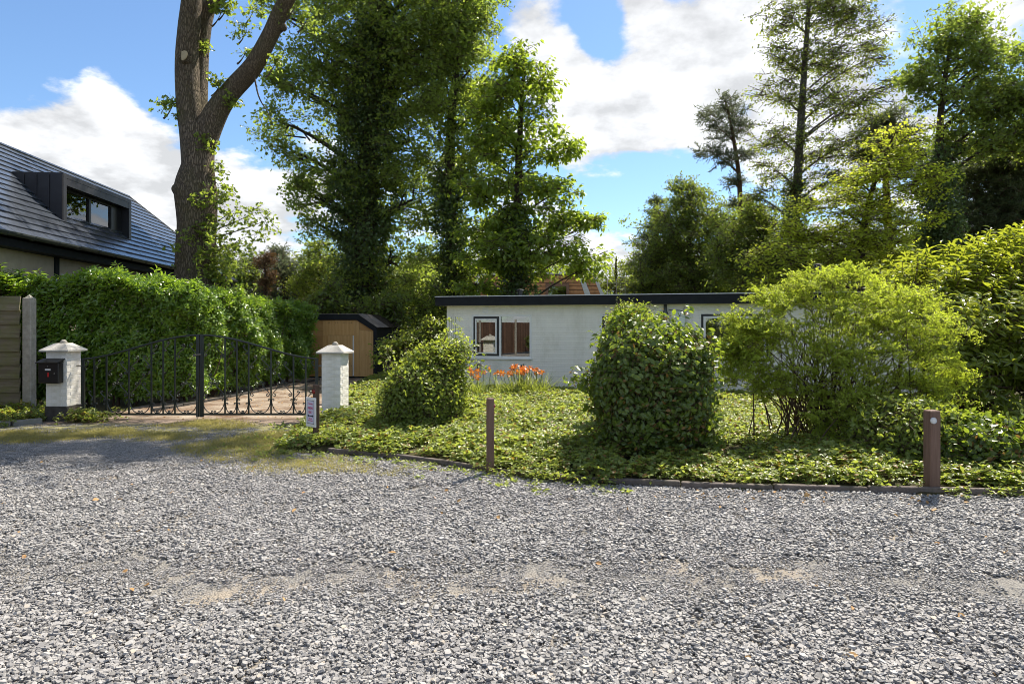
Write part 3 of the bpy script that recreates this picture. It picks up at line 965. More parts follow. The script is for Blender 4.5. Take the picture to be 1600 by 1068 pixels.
def in_poly(x, y, poly):
    ins = np.zeros(len(x), bool)
    n = len(poly)
    for i in range(n):
        x0, y0 = poly[i]; x1, y1 = poly[(i + 1) % n]
        if y0 == y1:
            continue
        c = ((y0 > y) != (y1 > y)) & (x < (x1 - x0) * (y - y0) / (y1 - y0) + x0)
        ins ^= c
    return ins
BED = KERB + [(14, 9), (14, 24), (-4.6, 24)] + BED_LEFT
def bed_height(x, y):
    kx = np.array([k[0] for k in KERB]); ky = np.array([k[1] for k in KERB])
    d = np.maximum(y - np.interp(x, kx, ky), 0)
    h = 0.05 + 0.10 * (1 - np.exp(-d / 0.8)) + .03 * np.sin(x * 1.7 + y * .9) * np.minimum(d, 1) + .02 * np.sin(x * 3.1 - y * 2.3) * np.minimum(d, 1)
    h += .10 * np.exp(-((x + 1.6) ** 2 + (y - 11.4) ** 2) / 3.0)
    edge = np.clip((x - np.interp(y, [8.9, 9.7, 11.2, 12.4, 13.2, 14.6, 17, 21, 23], [-3.3, -3.35, -3.55, -3.05, -3.2, -3.75, -4.3, -4.45, -4.6])) / .7, 0, 1)
    wallfade = np.clip(((-(x + 1.73) * .242 - (y - 16.99) * .970)) / 1.0, .25, 1)
    return h * (.25 + .75 * edge) * np.where(x > -1.8, wallfade, 1)
def bed_mesh():
    nx, ny = 110, 90
    gx, gy = np.meshgrid(np.linspace(-4.7, 14, nx), np.linspace(6.0, 24, ny))
    x, y = gx.ravel(), gy.ravel()
    ok = in_poly(x, y, BED)
    z = bed_height(x, y)
    z[~ok] = -0.02
    idx = np.arange(nx * ny).reshape(ny, nx)
    f = []
    for j in range(ny - 1):
        for i in range(nx - 1):
            q = (idx[j, i], idx[j, i + 1], idx[j + 1, i + 1], idx[j + 1, i])
            if ok[list(q)].any():
                f.append(tuple(int(a) for a in q))
    me = bpy.data.meshes.new('planting_bed')
    me.from_pydata(list(zip(x.tolist(), y.tolist(), z.tolist())), [], f)
    me.materials.append(M['soil'])
    me.polygons.foreach_set('use_smooth', [True] * len(me.polygons))
    o = bpy.data.objects.new('planting_bed', me)
    COL.objects.link(o)
    tag(o, kind='structure')
bed_mesh()

# kerb of low edging blocks along the bed
kerb = bpy.data.objects.new('kerb', None); COL.objects.link(kerb); tag(kerb, kind='structure')
def kerb_run(pts, width, h, parent, mat, seg=0.95, tilt=0.02):
    d = [0]
    for i in range(len(pts) - 1):
        d.append(d[-1] + math.dist(pts[i], pts[i + 1]))
    s = 0
    while s < d[-1] - .3:
        e = min(s + seg, d[-1])
        q = [(float(np.interp(t, d, [p[0] for p in pts])), float(np.interp(t, d, [p[1] for p in pts]))) for t in (s, e)]
        L = math.dist(*q) - .012
        a = math.atan2(q[1][1] - q[0][1], q[1][0] - q[0][0])
        m = MB().bbox(-L / 2, L / 2, -width / 2, width / 2, -.1, h, .008)
        o = m.build('kerb_stone', mat, parent, ((q[0][0] + q[1][0]) / 2, (q[0][1] + q[1][1]) / 2, random.uniform(-.012, .008)), a)
        o.rotation_euler = (random.gauss(0, tilt * 2), random.gauss(0, tilt * .5), a + random.gauss(0, .01))
        s = e
kerb_run(KERB[1:], 0.06, 0.085, kerb, 'kerb')

# ------------------------------------------------------------------ white bungalow
BC = Vector((-1.73, 16.99, 0)); BA = R(-14)
bung = thing('bungalow', 'low white bungalow with flat black edged roof behind the shrubs', 'bungalow', BC, BA)
BL, BD, BH = 11.6, 6.0, 2.30
def wall_holes(x0, x1, z0, z1, holes, y0, y1):
    xs = sorted({x0, x1, *[h[0] for h in holes], *[h[1] for h in holes]})
    zs = sorted({z0, z1, *[h[2] for h in holes], *[h[3] for h in holes]})
    m = MB()
    for i in range(len(xs) - 1):
        for j in range(len(zs) - 1):
            cx, cz = (xs[i] + xs[i + 1]) / 2, (zs[j] + zs[j + 1]) / 2
            if any(h[0] < cx < h[1] and h[2] < cz < h[3] for h in holes):
                continue
            m.box(xs[i], xs[i + 1], y0, y1, zs[j], zs[j + 1])
    return m
W1, W2, W3 = (.69, 2.30, .90, 2.03), (4.05, 5.0, .30, 2.03), (6.48, 8.0, .90, 2.02)
wall_holes(0, BL, .10, BH, [W1, W2, W3], 0, .24).build('front_wall', 'white_wall', bung)
MB().box(0, .24, .243, BD, .10, BH).build('side_wall', 'white_wall', bung)
MB().box(BL - .24, BL, .243, BD, .10, BH).build('side_wall', 'white_wall', bung)
MB().box(.243, BL - .243, BD - .24, BD, .10, BH).build('rear_wall', 'white_wall', bung)
MB().box(.26, BL - .26, 2.6, 2.7, .1, BH - .01).build('inner_wall', 'interior', bung)
MB().box(.26, BL - .26, .26, BD - .26, .02, .10).build('floor', 'interior', bung)
MB().box(.004, BL, -.012, BD, -.15, .098).build('plinth', 'black_plinth', bung)
rf = MB().box(-.20, BL + .20, -.20, BD + .20, BH + .003, 2.46).build('roof', 'roof_felt', bung)
for nm, b in (('fascia', (-.235, BL + .235, -.235, -.203, 2.26, 2.49)), ('fascia', (-.235, -.203, -.2, BD + .2, 2.26, 2.49)), ('fascia', (BL + .203, BL + .235, -.2, BD + .2, 2.26, 2.49))):
    MB().box(*b).build(nm, 'black_fascia', rf)
MB().box(-.25, BL + .25, -.25, -.19, 2.493, 2.51).build('edge_trim', 'alu', rf)
MB().box(-.25, -.19, -.187, BD + .2, 2.493, 2.51).build('edge_trim', 'alu', rf)
MB().box(-.20, BL + .2, -.20, -.003, 2.262, 2.298).build('soffit', 'white_frame', rf)
def flue(x, y, h, parent):
    m = MB().lathe([(.07, 0), (.07, h - .12), (.085, h - .12), (.085, h - .05), (.12, h - .05), (.10, h - .02), (.02, h)], (x, y, 2.46), 14)
    return m.build('flue_pipe', 'mailbox', parent, smooth=False)
flue(1.55, 1.9, .34, rf)
flue(9.6, 2.6, .95, rf)
def window(parent, w, sash_side, kinds):
    x0, x1, z0, z1 = w
    wi = MB()
    t = .055
    wi.box(x0, x1, .03, .11, z0, z0 + t).box(x0, x1, .03, .11, z1 - t, z1).box(x0, x0 + t, .03, .11, z0 + t, z1 - t).box(x1 - t, x1, .03, .11, z0 + t, z1 - t)
    return wi
# first window: black framed opening sash on the left, fixed white light on the right
def bar_frame(x0, x1, z0, z1, t, y0, y1):
    m = MB()
    m.box(x0, x1, y0, y1, z0, z0 + t).box(x0, x1, y0, y1, z1 - t, z1).box(x0, x0 + t, y0, y1, z0 + t, z1 - t).box(x1 - t, x1, y0, y1, z0 + t, z1 - t)
    return m
w = MB(); w.v, w.f = [], []
win = bar_frame(*W1, .05, -.012, .10).build('window', 'white_frame', bung)
MB().box(1.44, 1.49, -.006, .095, .95, 1.98).build('mullion', 'white_frame', win)
bar_frame(.742, 1.438, .952, 1.978, .07, .0, .085).build('frame', 'black_frame', win)
bar_frame(.80, 1.38, 1.01, 1.92, .035, -.045, .02).build('sash', 'white_frame', win)
MB().box(.835, 1.345, -.012, -.006, 1.045, 1.885).build('pane', 'glass', win)
MB().box(1.492, 2.248, .03, .036, .952, 1.978).build('pane', 'glass', win)
MB().box(.66, 2.33, -.05, -.014, .868, .897).build('sill', 'white_frame', win)
win2 = bar_frame(*W2, .055, -.008, .10).build('door_frame', 'white_frame', bung)
bar_frame(4.107, 4.943, .357, 1.973, .06, .0, .08).build('frame', 'black_frame', win2)
MB().box(4.17, 4.88, .03, .036, .42, 1.91).build('pane', 'glass', win2)
win3 = bar_frame(*W3, .05, -.008, .10).build('window', 'black_frame', bung)
bar_frame(6.533, 7.947, .953, 1.967, .05, -.03, .06).build('sash', 'white_frame', win3)
MB().box(6.585, 7.895, .0, .006, 1.005, 1.915).build('pane', 'glass', win3)
cu = MB()
for k in range(14):
    x = 6.60 + k * .035
    cu.tube([(x, .33 + .02 * math.sin(k * 2.1), .85), (x, .33, 1.98)], .022, 6)
cu.build('curtain', 'curtain', win3, smooth=True)
# small wall fittings
v = bar_frame(1.0, 1.14, 2.06, 2.22, .02, -.014, -.002).build('wall_vent', 'white_frame', bung)
for k in range(4):
    MB().box(1.022, 1.118, -.010, -.003, 2.085 + k * .03, 2.10 + k * .03).build('slat', 'white_frame', v)
for x in (.90, 2.06):
    m = MB().tube([(x, .01, .66), (x, -.06, .66)], .012, 8)
    m.prism([(x - .05, .69), (x - .02, .75), (x + .01, .72), (x + .045, .77), (x + .05, .69), (x + .02, .62), (x + .015, .57), (x - .01, .60), (x - .04, .62)], -.075, -.06, 'y')
    m.build('shutter_catch', 'mailbox', bung)
lamp = MB().lathe([(.012, .12), (.03, .10), (.045, .02), (.075, -.05), (.08, -.06), (.02, -.058)], (5.64, -.10, 2.08), 14).build('wall_lamp', 'gutter', bung, smooth=True)
MB().tube([(5.64, .0, 2.22), (5.64, -.07, 2.24), (5.64, -.10, 2.20)], .010, 6).build('bracket', 'gutter', lamp)
MB().box(5.60, 5.68, -.012, -.002, 2.0, 2.26).build('back_plate', 'mailbox', lamp)
sc_ = MB().box(5.78, 6.10, -.10, -.088, .12, 2.08).build('glass_screen', surf('milky_glass', (0.62, 0.68, 0.64), 0.25, 0.5, var=0.03), bung)
MB().tube([(5.72, -.06, 2.12), (5.98, -.08, 2.11), (6.12, -.09, 2.06), (6.2, -.10, 2.00)], .010, 6).build('bracket', 'mailbox', sc_)

# ------------------------------------------------------------------ plywood shed
SHL = Vector((-7.2, 21.25, 0)); SA = R(-3.0)
shed = thing('shed', 'plywood fronted shed with black trim at the end of the drive', 'shed', SHL, SA)
SW, SD = 2.72, 3.6
z_e, z_t, xk = 1.66, 2.08, SW - .62
prof = [(0, .03), (SW, .03), (SW, z_e), (xk, z_t), (0, z_t)]
MB().prism([(.0, .02), (SW - .03, .02), (SW - .03, z_e - .02), (xk - .02, z_t - .02), (.0, z_t - .02)], .06, SD, 'y').build('body', 'black_fascia', shed)
MB().box(0, .93, 0, .05, .06, z_t - .16).build('panel', 'ply_h', shed)
MB().box(.934, 1.98, -.004, .05, 1.42, z_t - .16).build('panel', 'ply', shed)
MB().box(.934, 1.10, -.004, .05, .06, 1.417).build('panel', 'ply', shed)
MB().prism([(1.985, .06), (2.16, .06), (2.16, z_t - .16), (1.985, z_t - .16)], -.002, .05, 'y').build('panel', 'ply2', shed)
MB().prism([(2.164, .06), (SW - .09, .06), (SW - .09, z_e - .12), (2.164, z_e - .06)], .0, .05, 'y').build('panel', 'ply2', shed)
MB().prism([(2.164, z_e - .056), (SW - .09, z_e - .116), (SW - .09, z_e - .06), (2.30, z_t - .22), (2.164, z_t - .16)], .001, .05, 'y').build('panel', 'ply_h', shed)
dr = MB().box(1.108, 1.94, -.012, .04, .10, 1.41).build('door', 'ply2', shed)
MB().box(1.945, 1.98, -.02, .045, .08, 1.415).build('trim', 'white_board', dr)
MB().box(1.108, 1.94, -.018, .04, .065, .097).build('trim', 'ply2', dr)
for (zz, xs) in ((1.84, (1.12, 1.16, 1.36, 1.42, 1.62, 1.68, 1.85, 1.9)), (.42, (1.6, 1.66, 1.74, 1.9))):
    for x in xs:
        MB().lathe([(.012, 0), (.012, .004)], (0, 0, 0), 8, mat=Matrix.Rotation(R(90), 3, 'X').to_4x4()).build('screw_head', 'black_fascia', shed, (x, -.012 if zz < 1 else -.004, zz))
MB().prism([(-.12, z_t - .15), (xk - .03, z_t - .15), (SW - .08, z_e - .09), (SW - .08, .04), (SW + .03, .04), (SW + .03, z_e + .02), (xk + .03, z_t + .03), (-.12, z_t + .03)], -.05, .055, 'y').build('fascia', 'black_fascia', shed)
roofm = thing  # (name kept free)
sr = MB().prism([(-.14, z_t + .032), (xk + .04, z_t + .032), (xk + .04, z_t + .05), (-.14, z_t + .05)], -.06, SD, 'y').build('roof', 'shed_roof', shed)
Ls = math.dist((xk, z_t), (SW, z_e)); an = math.atan2(z_e - z_t, SW - xk)
for k in range(5):                                    # sheets of the sloping side, one dark
    y0, y1 = -.06 + k * .74, -.06 + (k + 1) * .74 - .012
    m = MB()
    rot = Matrix.Translation((xk + .04, 0, z_t + .045)) @ Matrix.Rotation(-an, 4, 'Y')
    n = 9
    for q in range(n):
        a0, a1 = y0 + (y1 - y0) * q / n, y0 + (y1 - y0) * (q + 1) / n - .002
        h = .012 if q % 2 else 0.0
        m.box(0, Ls + .05, a0, a1, h - .012, h + .006, rot)
    m.build('roof_sheet', 'shed_roof' if k not in (2, 3) else 'bark_dark', sr)

# ------------------------------------------------------------------ neighbour's house on the left
E0 = Vector((-11.3, 14.1, 0)); edir = Vector((-.108, .994, 0)).normalized()
HA = math.atan2(edir.y, edir.x)                 # local x runs along the eave away from the camera, local y inwards (left)
hs = thing('tiled_house', 'neighbouring house with dark glossy tiled roof and zinc dormer behind the hedge', 'house', E0, HA)
ZE, S0, S1, UR = 3.84, -7.0, 16.0, 3.2
MB().box(S0 + .4, S1 - .45, .45, 2 * UR - .45, 0, ZE - .06).build('wall', 'render_tan', hs)
for s in (-2.2, 2.8, 7.6, 12.0, 15.45):
    MB().box(s, s + .16, .40, .452, 0, ZE - .1).build('timber_post', 'black_fascia', hs)
MB().box(S0, S1, .06, .5, ZE - .30, ZE - .12).build('eave_board', 'black_fascia', hs)
roof = MB().add([(S0, 0, ZE - .04), (S1, 0, ZE - .04), (S1 - UR, UR, ZE + UR - .04), (S0, UR, ZE + UR - .04), (S1, 2 * UR, ZE - .04), (S0, 2 * UR, ZE - .04)],
                [(0, 1, 2, 3), (1, 4, 2), (3, 2, 4, 5), (0, 3, 5), (0, 5, 4, 1)]).build('roof', 'zinc', hs)
NC = 17
for i in range(NC):
    du = UR / NC
    u0, u1 = i * du, (i + 1) * du + .03
    u1 = min(u1, UR)
    t0, t1 = .055, .02
    m = MB()
    def c3(s, u, up):
        return (s, u - up * .7071, ZE + u + up * .7071)
    # a row of flat interlocking tiles, each a touch uneven
    s, tw = S0 + (.17 if i % 2 else 0), .34
    e0, e1 = S1 - u0 - .05, S1 - u1 - .05
    while s < e0:
        a, b = s, min(s + tw - .004, e0)
        j = random.uniform(-.003, .004)
        bt = min(b, e1) if s + tw > e1 else b
        at_ = min(a, e1)
        if b - a > .03:
            m.add([c3(a, u0, 0), c3(b, u0, 0), c3(b, u0, t0 + j), c3(a, u0, t0 + j), c3(at_, u1, t1 + j), c3(bt, u1, t1 + j)],
                  [(0, 1, 2, 3), (3, 2, 5, 4), (0, 3, 4), (1, 5, 2)])
        s += tw
    m.build('tile_course', 'tile', roof)
MB().tube([(S0, UR, ZE + UR + .02), (S1 - UR, UR, ZE + UR + .02)], .07, 8).build('ridge_cap', 'tile', roof)
MB().tube([(S1 - UR, UR, ZE + UR + .02), (S1 + .02, -.02, ZE + .02)], .06, 8).build('hip_cap', 'tile', roof)
gm = MB()
n = 8
gv = []
for s in (S0, S1 + .05):
    for k in range(n + 1):
        a = PI + PI * k / n
        gv.append((s, -.09 + .085 * math.cos(a), ZE + .0 + .085 * math.sin(a)))
    for k in range(n + 1):
        a = 2 * PI - PI * k / n
        gv.append((s, -.09 + .075 * math.cos(a), ZE + .004 + .075 * math.sin(a)))
q = 2 * (n + 1)
gm.add(gv, [(k, (k + 1) % q, q + (k + 1) % q, q + k) for k in range(q)])
gut = gm.build('gutter', 'gutter', hs, smooth=False)
for k in range(24):
    s = S0 + .4 + k * .95
    MB().tube([(s, -.09 + .092 * math.cos(PI + PI * j / 6), ZE + .092 * math.sin(PI + PI * j / 6)) for j in range(7)], .010, 5).build('gutter_bracket', 'gutter', gut)
# dormer
D0, D1, DU = 3.75, 7.65, .76
DZ0, DZ1 = ZE + DU + .02, ZE + DU + 1.36
dor = MB().add([(D0 + .02, DU + .35, DZ0), (D1 - .02, DU + .35, DZ0), (D1 - .02, DU + .35, DZ1 - .02), (D0 + .02, DU + .35, DZ1 - .02), (D0 + .02, DZ1 - ZE, DZ1 - .02), (D1 - .02, DZ1 - ZE, DZ1 - .02)],
               [(0, 1, 2, 3), (0, 3, 4), (1, 5, 2), (3, 2, 5, 4), (0, 4, 5, 1)]).build('dormer', 'zinc', hs)
# surround frame standing proud
MB().box(D0, D1, DU - .02, DU + 1.6, DZ1 - .10, DZ1 + .02).build('dormer_roof', 'zinc', dor)
MB().prism([(DU - .02, DZ0 - .06), (DU - .02, DZ1 - .102), (DU + .34, DZ1 - .102), (DU + .34, DZ0 + .30)], D0, D0 + .16, 'x').build('dormer_jamb', 'zinc', dor)
MB().prism([(DU - .02, DZ0 - .06), (DU - .02, DZ1 - .102), (DU + .34, DZ1 - .102), (DU + .34, DZ0 + .30)], D1 - .16, D1, 'x').build('dormer_jamb', 'zinc', dor)
MB().box(D0 + .162, D1 - .162, DU - .015, DU + .34, DZ1 - .30, DZ1 - .104).build('dormer_head', 'zinc', dor)
dw = bar_frame(D0 + .165, D1 - .165, DZ0 + .10, DZ1 - .305, .07, DU + .22, DU + .30).build('window_frame', 'black_frame', dor)
for x in (D0 + 1.75, D0 + 3.05):
    MB().box(x, x + .10, DU + .205, DU + .295, DZ0 + .172, DZ1 - .377).build('mullion', 'black_frame', dw)
MB().box(D0 + 3.152, D1 - .24, DU + .21, DU + .25, DZ0 + .172, DZ1 - .377).build('side_panel', 'black_frame', dw)
for a, b in ((D0 + .24, D0 + 1.748), (D0 + 1.852, D0 + 3.048)):
    MB().box(a, b, DU + .255, DU + .261, DZ0 + .172, DZ1 - .377).build('pane', 'glass_plain', dw)
MB().box(D0 + .2, D1 - .2, DU + .10, DU + .30, DZ0 + .02, DZ0 + .097).build('sill', 'black_frame', dw)
# cheek with standing seams, facing the road
zc0 = DZ1 - .02
MB().prism([(DU - .01, DZ0 - .07), (DU - .01, zc0), (zc0 - ZE, zc0)], D0 - .03, D0 - .004, 'x').build('dormer_cheek', 'zinc', dor)
for k in range(1, 4):
    u = DU + k * .32
    MB().box(D0 - .055, D0 - .031, u, u + .02, ZE + u + .04, zc0 - .01).build('seam', 'zinc', dor)

# ------------------------------------------------------------------ orange tiled house far behind the trees
fh = thing('far_house', 'orange tiled house with white verge boards half hidden behind the bungalow roof', 'house', P(835, 508, 44) * Vector((1, 1, 0)) if False else Vector((P(835, 508, 44).x, 44, 0)))
fh.rotation_euler = (0, 0, R(-8))
MB().box(-4.3, 4.3, 0, 6, 0, 3.2).build('wall', 'far_wall', fh)
prf = [(-4.9, 2.9), (-4.55, 5.15), (4.1, 5.15), (5.0, 2.9)]
rr_ = MB().prism(prf, -.2, 6.2, 'y').build('roof', 'far_wall', fh)
for k in range(9):
    z0 = 2.95 + k * .245
    a = -4.88 + (z0 - 2.9) * .155; b = 4.98 - (z0 - 2.9) * .40
    MB().box(a, b, -.30 + k * .006, -.205, z0, z0 + .20).build('tile_course', 'orange_tile', rr_)
MB().prism([(-5.02, 2.9), (-4.66, 5.2), (-4.45, 5.2), (-4.80, 2.9)], -.36, -.31, 'y').build('verge_board', 'white_board', rr_)
MB().prism([(-4.25, 2.9), (-4.05, 5.2), (-3.75, 5.2), (-3.85, 2.9)], -.36, -.31, 'y').build('verge_board', 'white_board', rr_)
MB().prism([(5.1, 2.9), (4.15, 5.2), (3.95, 5.2), (4.85, 2.9)], -.36, -.31, 'y').build('verge_board', 'white_board', rr_)
MB().prism([(4.2, 2.9), (3.3, 5.2), (3.0, 5.2), (3.75, 2.9)], -.36, -.31, 'y').build('verge_board', 'white_board', rr_)
MB().box(-4.6, 4.1, -.4, 6.3, 5.205, 5.33).build('ridge_board', 'white_board', rr_)
for x in (-2.2, 1.6):
    f_ = MB().box(x - .8, x + .8, -.42, -.305, 3.5, 4.6).build('dormer_window', 'far_wall', fh)
    MB().box(x - .6, x + .6, -.45, -.425, 3.65, 4.4).build('pane', 'glass', f_)
sca = thing('scaffold', 'thin grey scaffold tubes beside the orange tiled house', 'scaffold', Vector((P(968, 508, 44).x, 43.5, 0)))
for x in (-.9, -.3, .3, .9, 1.4):
    MB().tube([(x, 0, 0), (x, 0, 4.9)], .03, 6).build('upright', 'scaff', sca)
for z in (3.6, 4.1, 4.6):
    MB().tube([(-1.0, .04, z), (1.5, .04, z)], .025, 6).build('ledger', 'scaff', sca)

# ------------------------------------------------------------------ overlapping board fence on the left
FY = 12.95
fen = thing('board_fence', 'mossy overlapping horizontal board fence at the left edge', 'fence', (-10.0, FY, 0))
for k in range(8):
    z0 = .12 + k * .275
    m = MB()
    a = R(8)
    rot = Matrix.Translation((0, 0, z0)) @ Matrix.Rotation(-a, 4, 'X')
    m.box(-2.4, .02, 0, .022, 0, .30, rot)
    m.build('board', 'fence_board', fen)
for x in (-2.2, -1.1):
    MB().box(x, x + .05, .03, .07, .1, 2.3).build('batten', 'fence_board', fen)
cp = MB().bbox(-.085, .085, -.085, .085, 0, 2.30, .012)
cp.add([(-.06, -.06, 2.30), (.06, -.06, 2.30), (.06, .06, 2.30), (-.06, .06, 2.30), (0, 0, 2.37)], [(0, 1, 4), (1, 2, 4), (2, 3, 4), (3, 0, 4)])
tag(cp.build('concrete_post', 'concrete_post', None, (-9.72, FY - .06, 0)), 'grey concrete fence post at the right end of the mossy board fence', 'post')

# brown fence along the left of the road, seen mirrored in the bungalow window
bf = thing('plank_fence', 'brown upright plank fence mirrored in the bungalow window', 'fence', (-10.4, -10.0, 0), R(90))
bm_ = MB().bbox(-.065, .065, -.011, .011, .08, 1.92, .004).mesh('plank', 'brown_board')
for k in range(155):
    share('plank', bm_, bf, (k * .138, random.uniform(-.006, .006), random.uniform(-.01, .01)))
MB().box(-.1, 21.4, .03, .07, .5, .6).build('rail', 'brown_board', bf)
MB().box(-.1, 21.4, .03, .07, 1.5, 1.6).build('rail', 'brown_board', bf)
pm = MB().bbox(-.06, .06, -.05, .05, 0, 2.1, .01).mesh('concrete_post', 'concrete_post')
for k in range(11):
    share('concrete_post', pm, bf, (k * 2.1 + .4, -.075, 0))

# ------------------------------------------------------------------ white brick gate pillars
def pillar(label, loc, rz, s, plinth_h, h):
    t = thing('gate_pillar', label, 'pillar', loc, rz, 'white gate pillars')
    q = s / 2
    MB().bbox(-q - .015, q + .015, -q - .015, q + .015, -.08, plinth_h, .01).build('plinth', 'pillar_plinth', t)
    co = MB().box(-q + .004, q - .004, -q + .004, q - .004, plinth_h, h).build('mortar_core', 'mortar', t)
    nrow = round((h - plinth_h) / .062)
    rh = (h - plinth_h) / nrow
    L, Wd = s * .5 - .003, s * .25
    mes = MB().bbox(-(s - Wd) / 2 + .003, (s - Wd) / 2 - .003, -Wd / 2, Wd / 2, .0012, rh - .0012, .003).mesh('brick', 'white_brick')
    for i in range(nrow):
        for k in range(4):
            a = k * PI / 2
            sg = 1 if i % 2 else -1
            off = Vector((sg * Wd / 2, -q + Wd / 2, 0))
            off.rotate(Matrix.Rotation(a, 3, 'Z'))
            j = random.uniform(-.0007, .0007)
            share('brick', mes, t, (off.x + j, off.y - j, plinth_h + i * rh), (0, 0, a + random.gauss(0, .0008)))
    c = q + .075
    cap = MB()
    cap.add([(-c, -c, h), (c, -c, h), (c, c, h), (-c, c, h), (-c, -c, h + .03), (c, -c, h + .03), (c, c, h + .03), (-c, c, h + .03),
             (-.10, -.10, h + .15), (.10, -.10, h + .15), (.10, .10, h + .15), (-.10, .10, h + .15)],
            [(3, 2, 1, 0), (0, 1, 5, 4), (1, 2, 6, 5), (2, 3, 7, 6), (3, 0, 4, 7), (4, 5, 9, 8), (5, 6, 10, 9), (6, 7, 11, 10), (7, 4, 8, 11), (8, 9, 10, 11)])
    cp_ = cap.build('cap', 'cap', t)
    kn = MB().lathe([(.055, 0), (.06, .02), (.045, .045), (.03, .06), (.012, .068)], (0, 0, h + .148), 10)
    kn.build('lamp_stub', 'concrete_post', cp_, smooth=True)
    return t
PL = Vector((-8.33, 11.89, 0)); PR = Vector((-3.30, 11.95, 0))
pillar('white brick gate pillar carrying the black mailbox', PL, 0, .385, .27, 1.27)
pillar('white brick gate pillar at the right end of the iron gate', PR, R(-9), .37, .12, 1.23)
# black mailbox on the left pillar
mbx = thing('mailbox', 'black metal mailbox with sloping lid fixed to the left pillar', 'mailbox', (-8.36, 11.69, .70))
MB().bbox(-.20, .17, -.135, .0, 0, .37, .012).build('body', 'mailbox', mbx)
lid = MB().prism([(-.17, .365), (.01, .43), (.01, .445), (-.175, .383)], -.22, .19, 'x').build('lid', 'mailbox', mbx)
MB().prism([(-.13, .372), (.0, .372), (.0, .42)], -.195, .165, 'x').build('lid_web', 'mailbox', lid)
MB().box(-.07, .03, -.141, -.136, .235, .265).build('name_plate', 'label_white', mbx)
MB().box(-.025, .0, -.141, -.136, .12, .20).build('red_mark', 'red', mbx)
MB().lathe([(.012, 0), (.012, .008), (.006, .01)], (0, 0, 0), 10, mat=Matrix.Rotation(R(90), 3, 'X').to_4x4()).build('lock', 'iron', mbx, (.10, -.136, .18))
MB().lathe([(.010, 0), (.010, .012)], (0, 0, 0), 10, mat=Matrix.Rotation(R(90), 3, 'X').to_4x4()).build('lid_knob', 'iron', mbx, (-.02, -.136, .31))

# ------------------------------------------------------------------ wrought iron double gate
def spiral(c, r, a0, turns, ccw, n=12):
    out = []
    for i in range(n + 1):
        t = i / n
        rad = r * (1 - .78 * t)
        a = a0 + (1 if ccw else -1) * turns * 2 * PI * t
        out.append((c[0] + rad * math.cos(a), c[1] + rad * math.sin(a)))
    return out
def c_scroll(m, x, z, w, h, side, r=.030):
    """quarter sweep rising from (x, z) with a curled end; side +1 bulges right"""
    pts = []
    for i in range(9):
        a = PI / 2 * i / 8
        pts.append((x + side * w * (1 - math.cos(a)), z + h * math.sin(a) * -1 + h))
    # curl at the far end
    ex, ez = pts[-1]
    cx, cz = ex, ez + r
    pts += spiral((cx, cz), r, -PI / 2, .95, side > 0)[1:]
    # curl at the top
    sx, sz = pts[0]
    top = spiral((sx + side * r, sz), r, PI if side > 0 else 0, .9, side < 0)[1:]
    pts = top[::-1] + pts
    m.tube([(p[0], 0, p[1]) for p in pts], .0085, 5)
def s_scroll(m, x, z, w, h, side, r=.034):
    pts = []
    for i in range(13):
        t = i / 12
        pts.append((x + side * w * (3 * t * t - 2 * t ** 3), z + h * t))
    a = spiral((pts[-1][0] - side * r, pts[-1][1]), r, 0 if side > 0 else PI, 1.05, side > 0)[1:]
    b = spiral((pts[0][0] + side * r, pts[0][1]), r, PI if side > 0 else 0, 1.05, side > 0)[1:]
    pts = b[::-1] + pts + a
    m.tube([(p[0], 0, p[1]) for p in pts], .0085, 5)
GYD, GW = 11.86, 2.185
def top_z(t):                        # ogee from the low hinge side (t=0) to the high middle (t=1)
    s = t * t * (3 - 2 * t)
    return 1.135 + .445 * (s * .8 + .2 * math.sin(t * PI / 2))
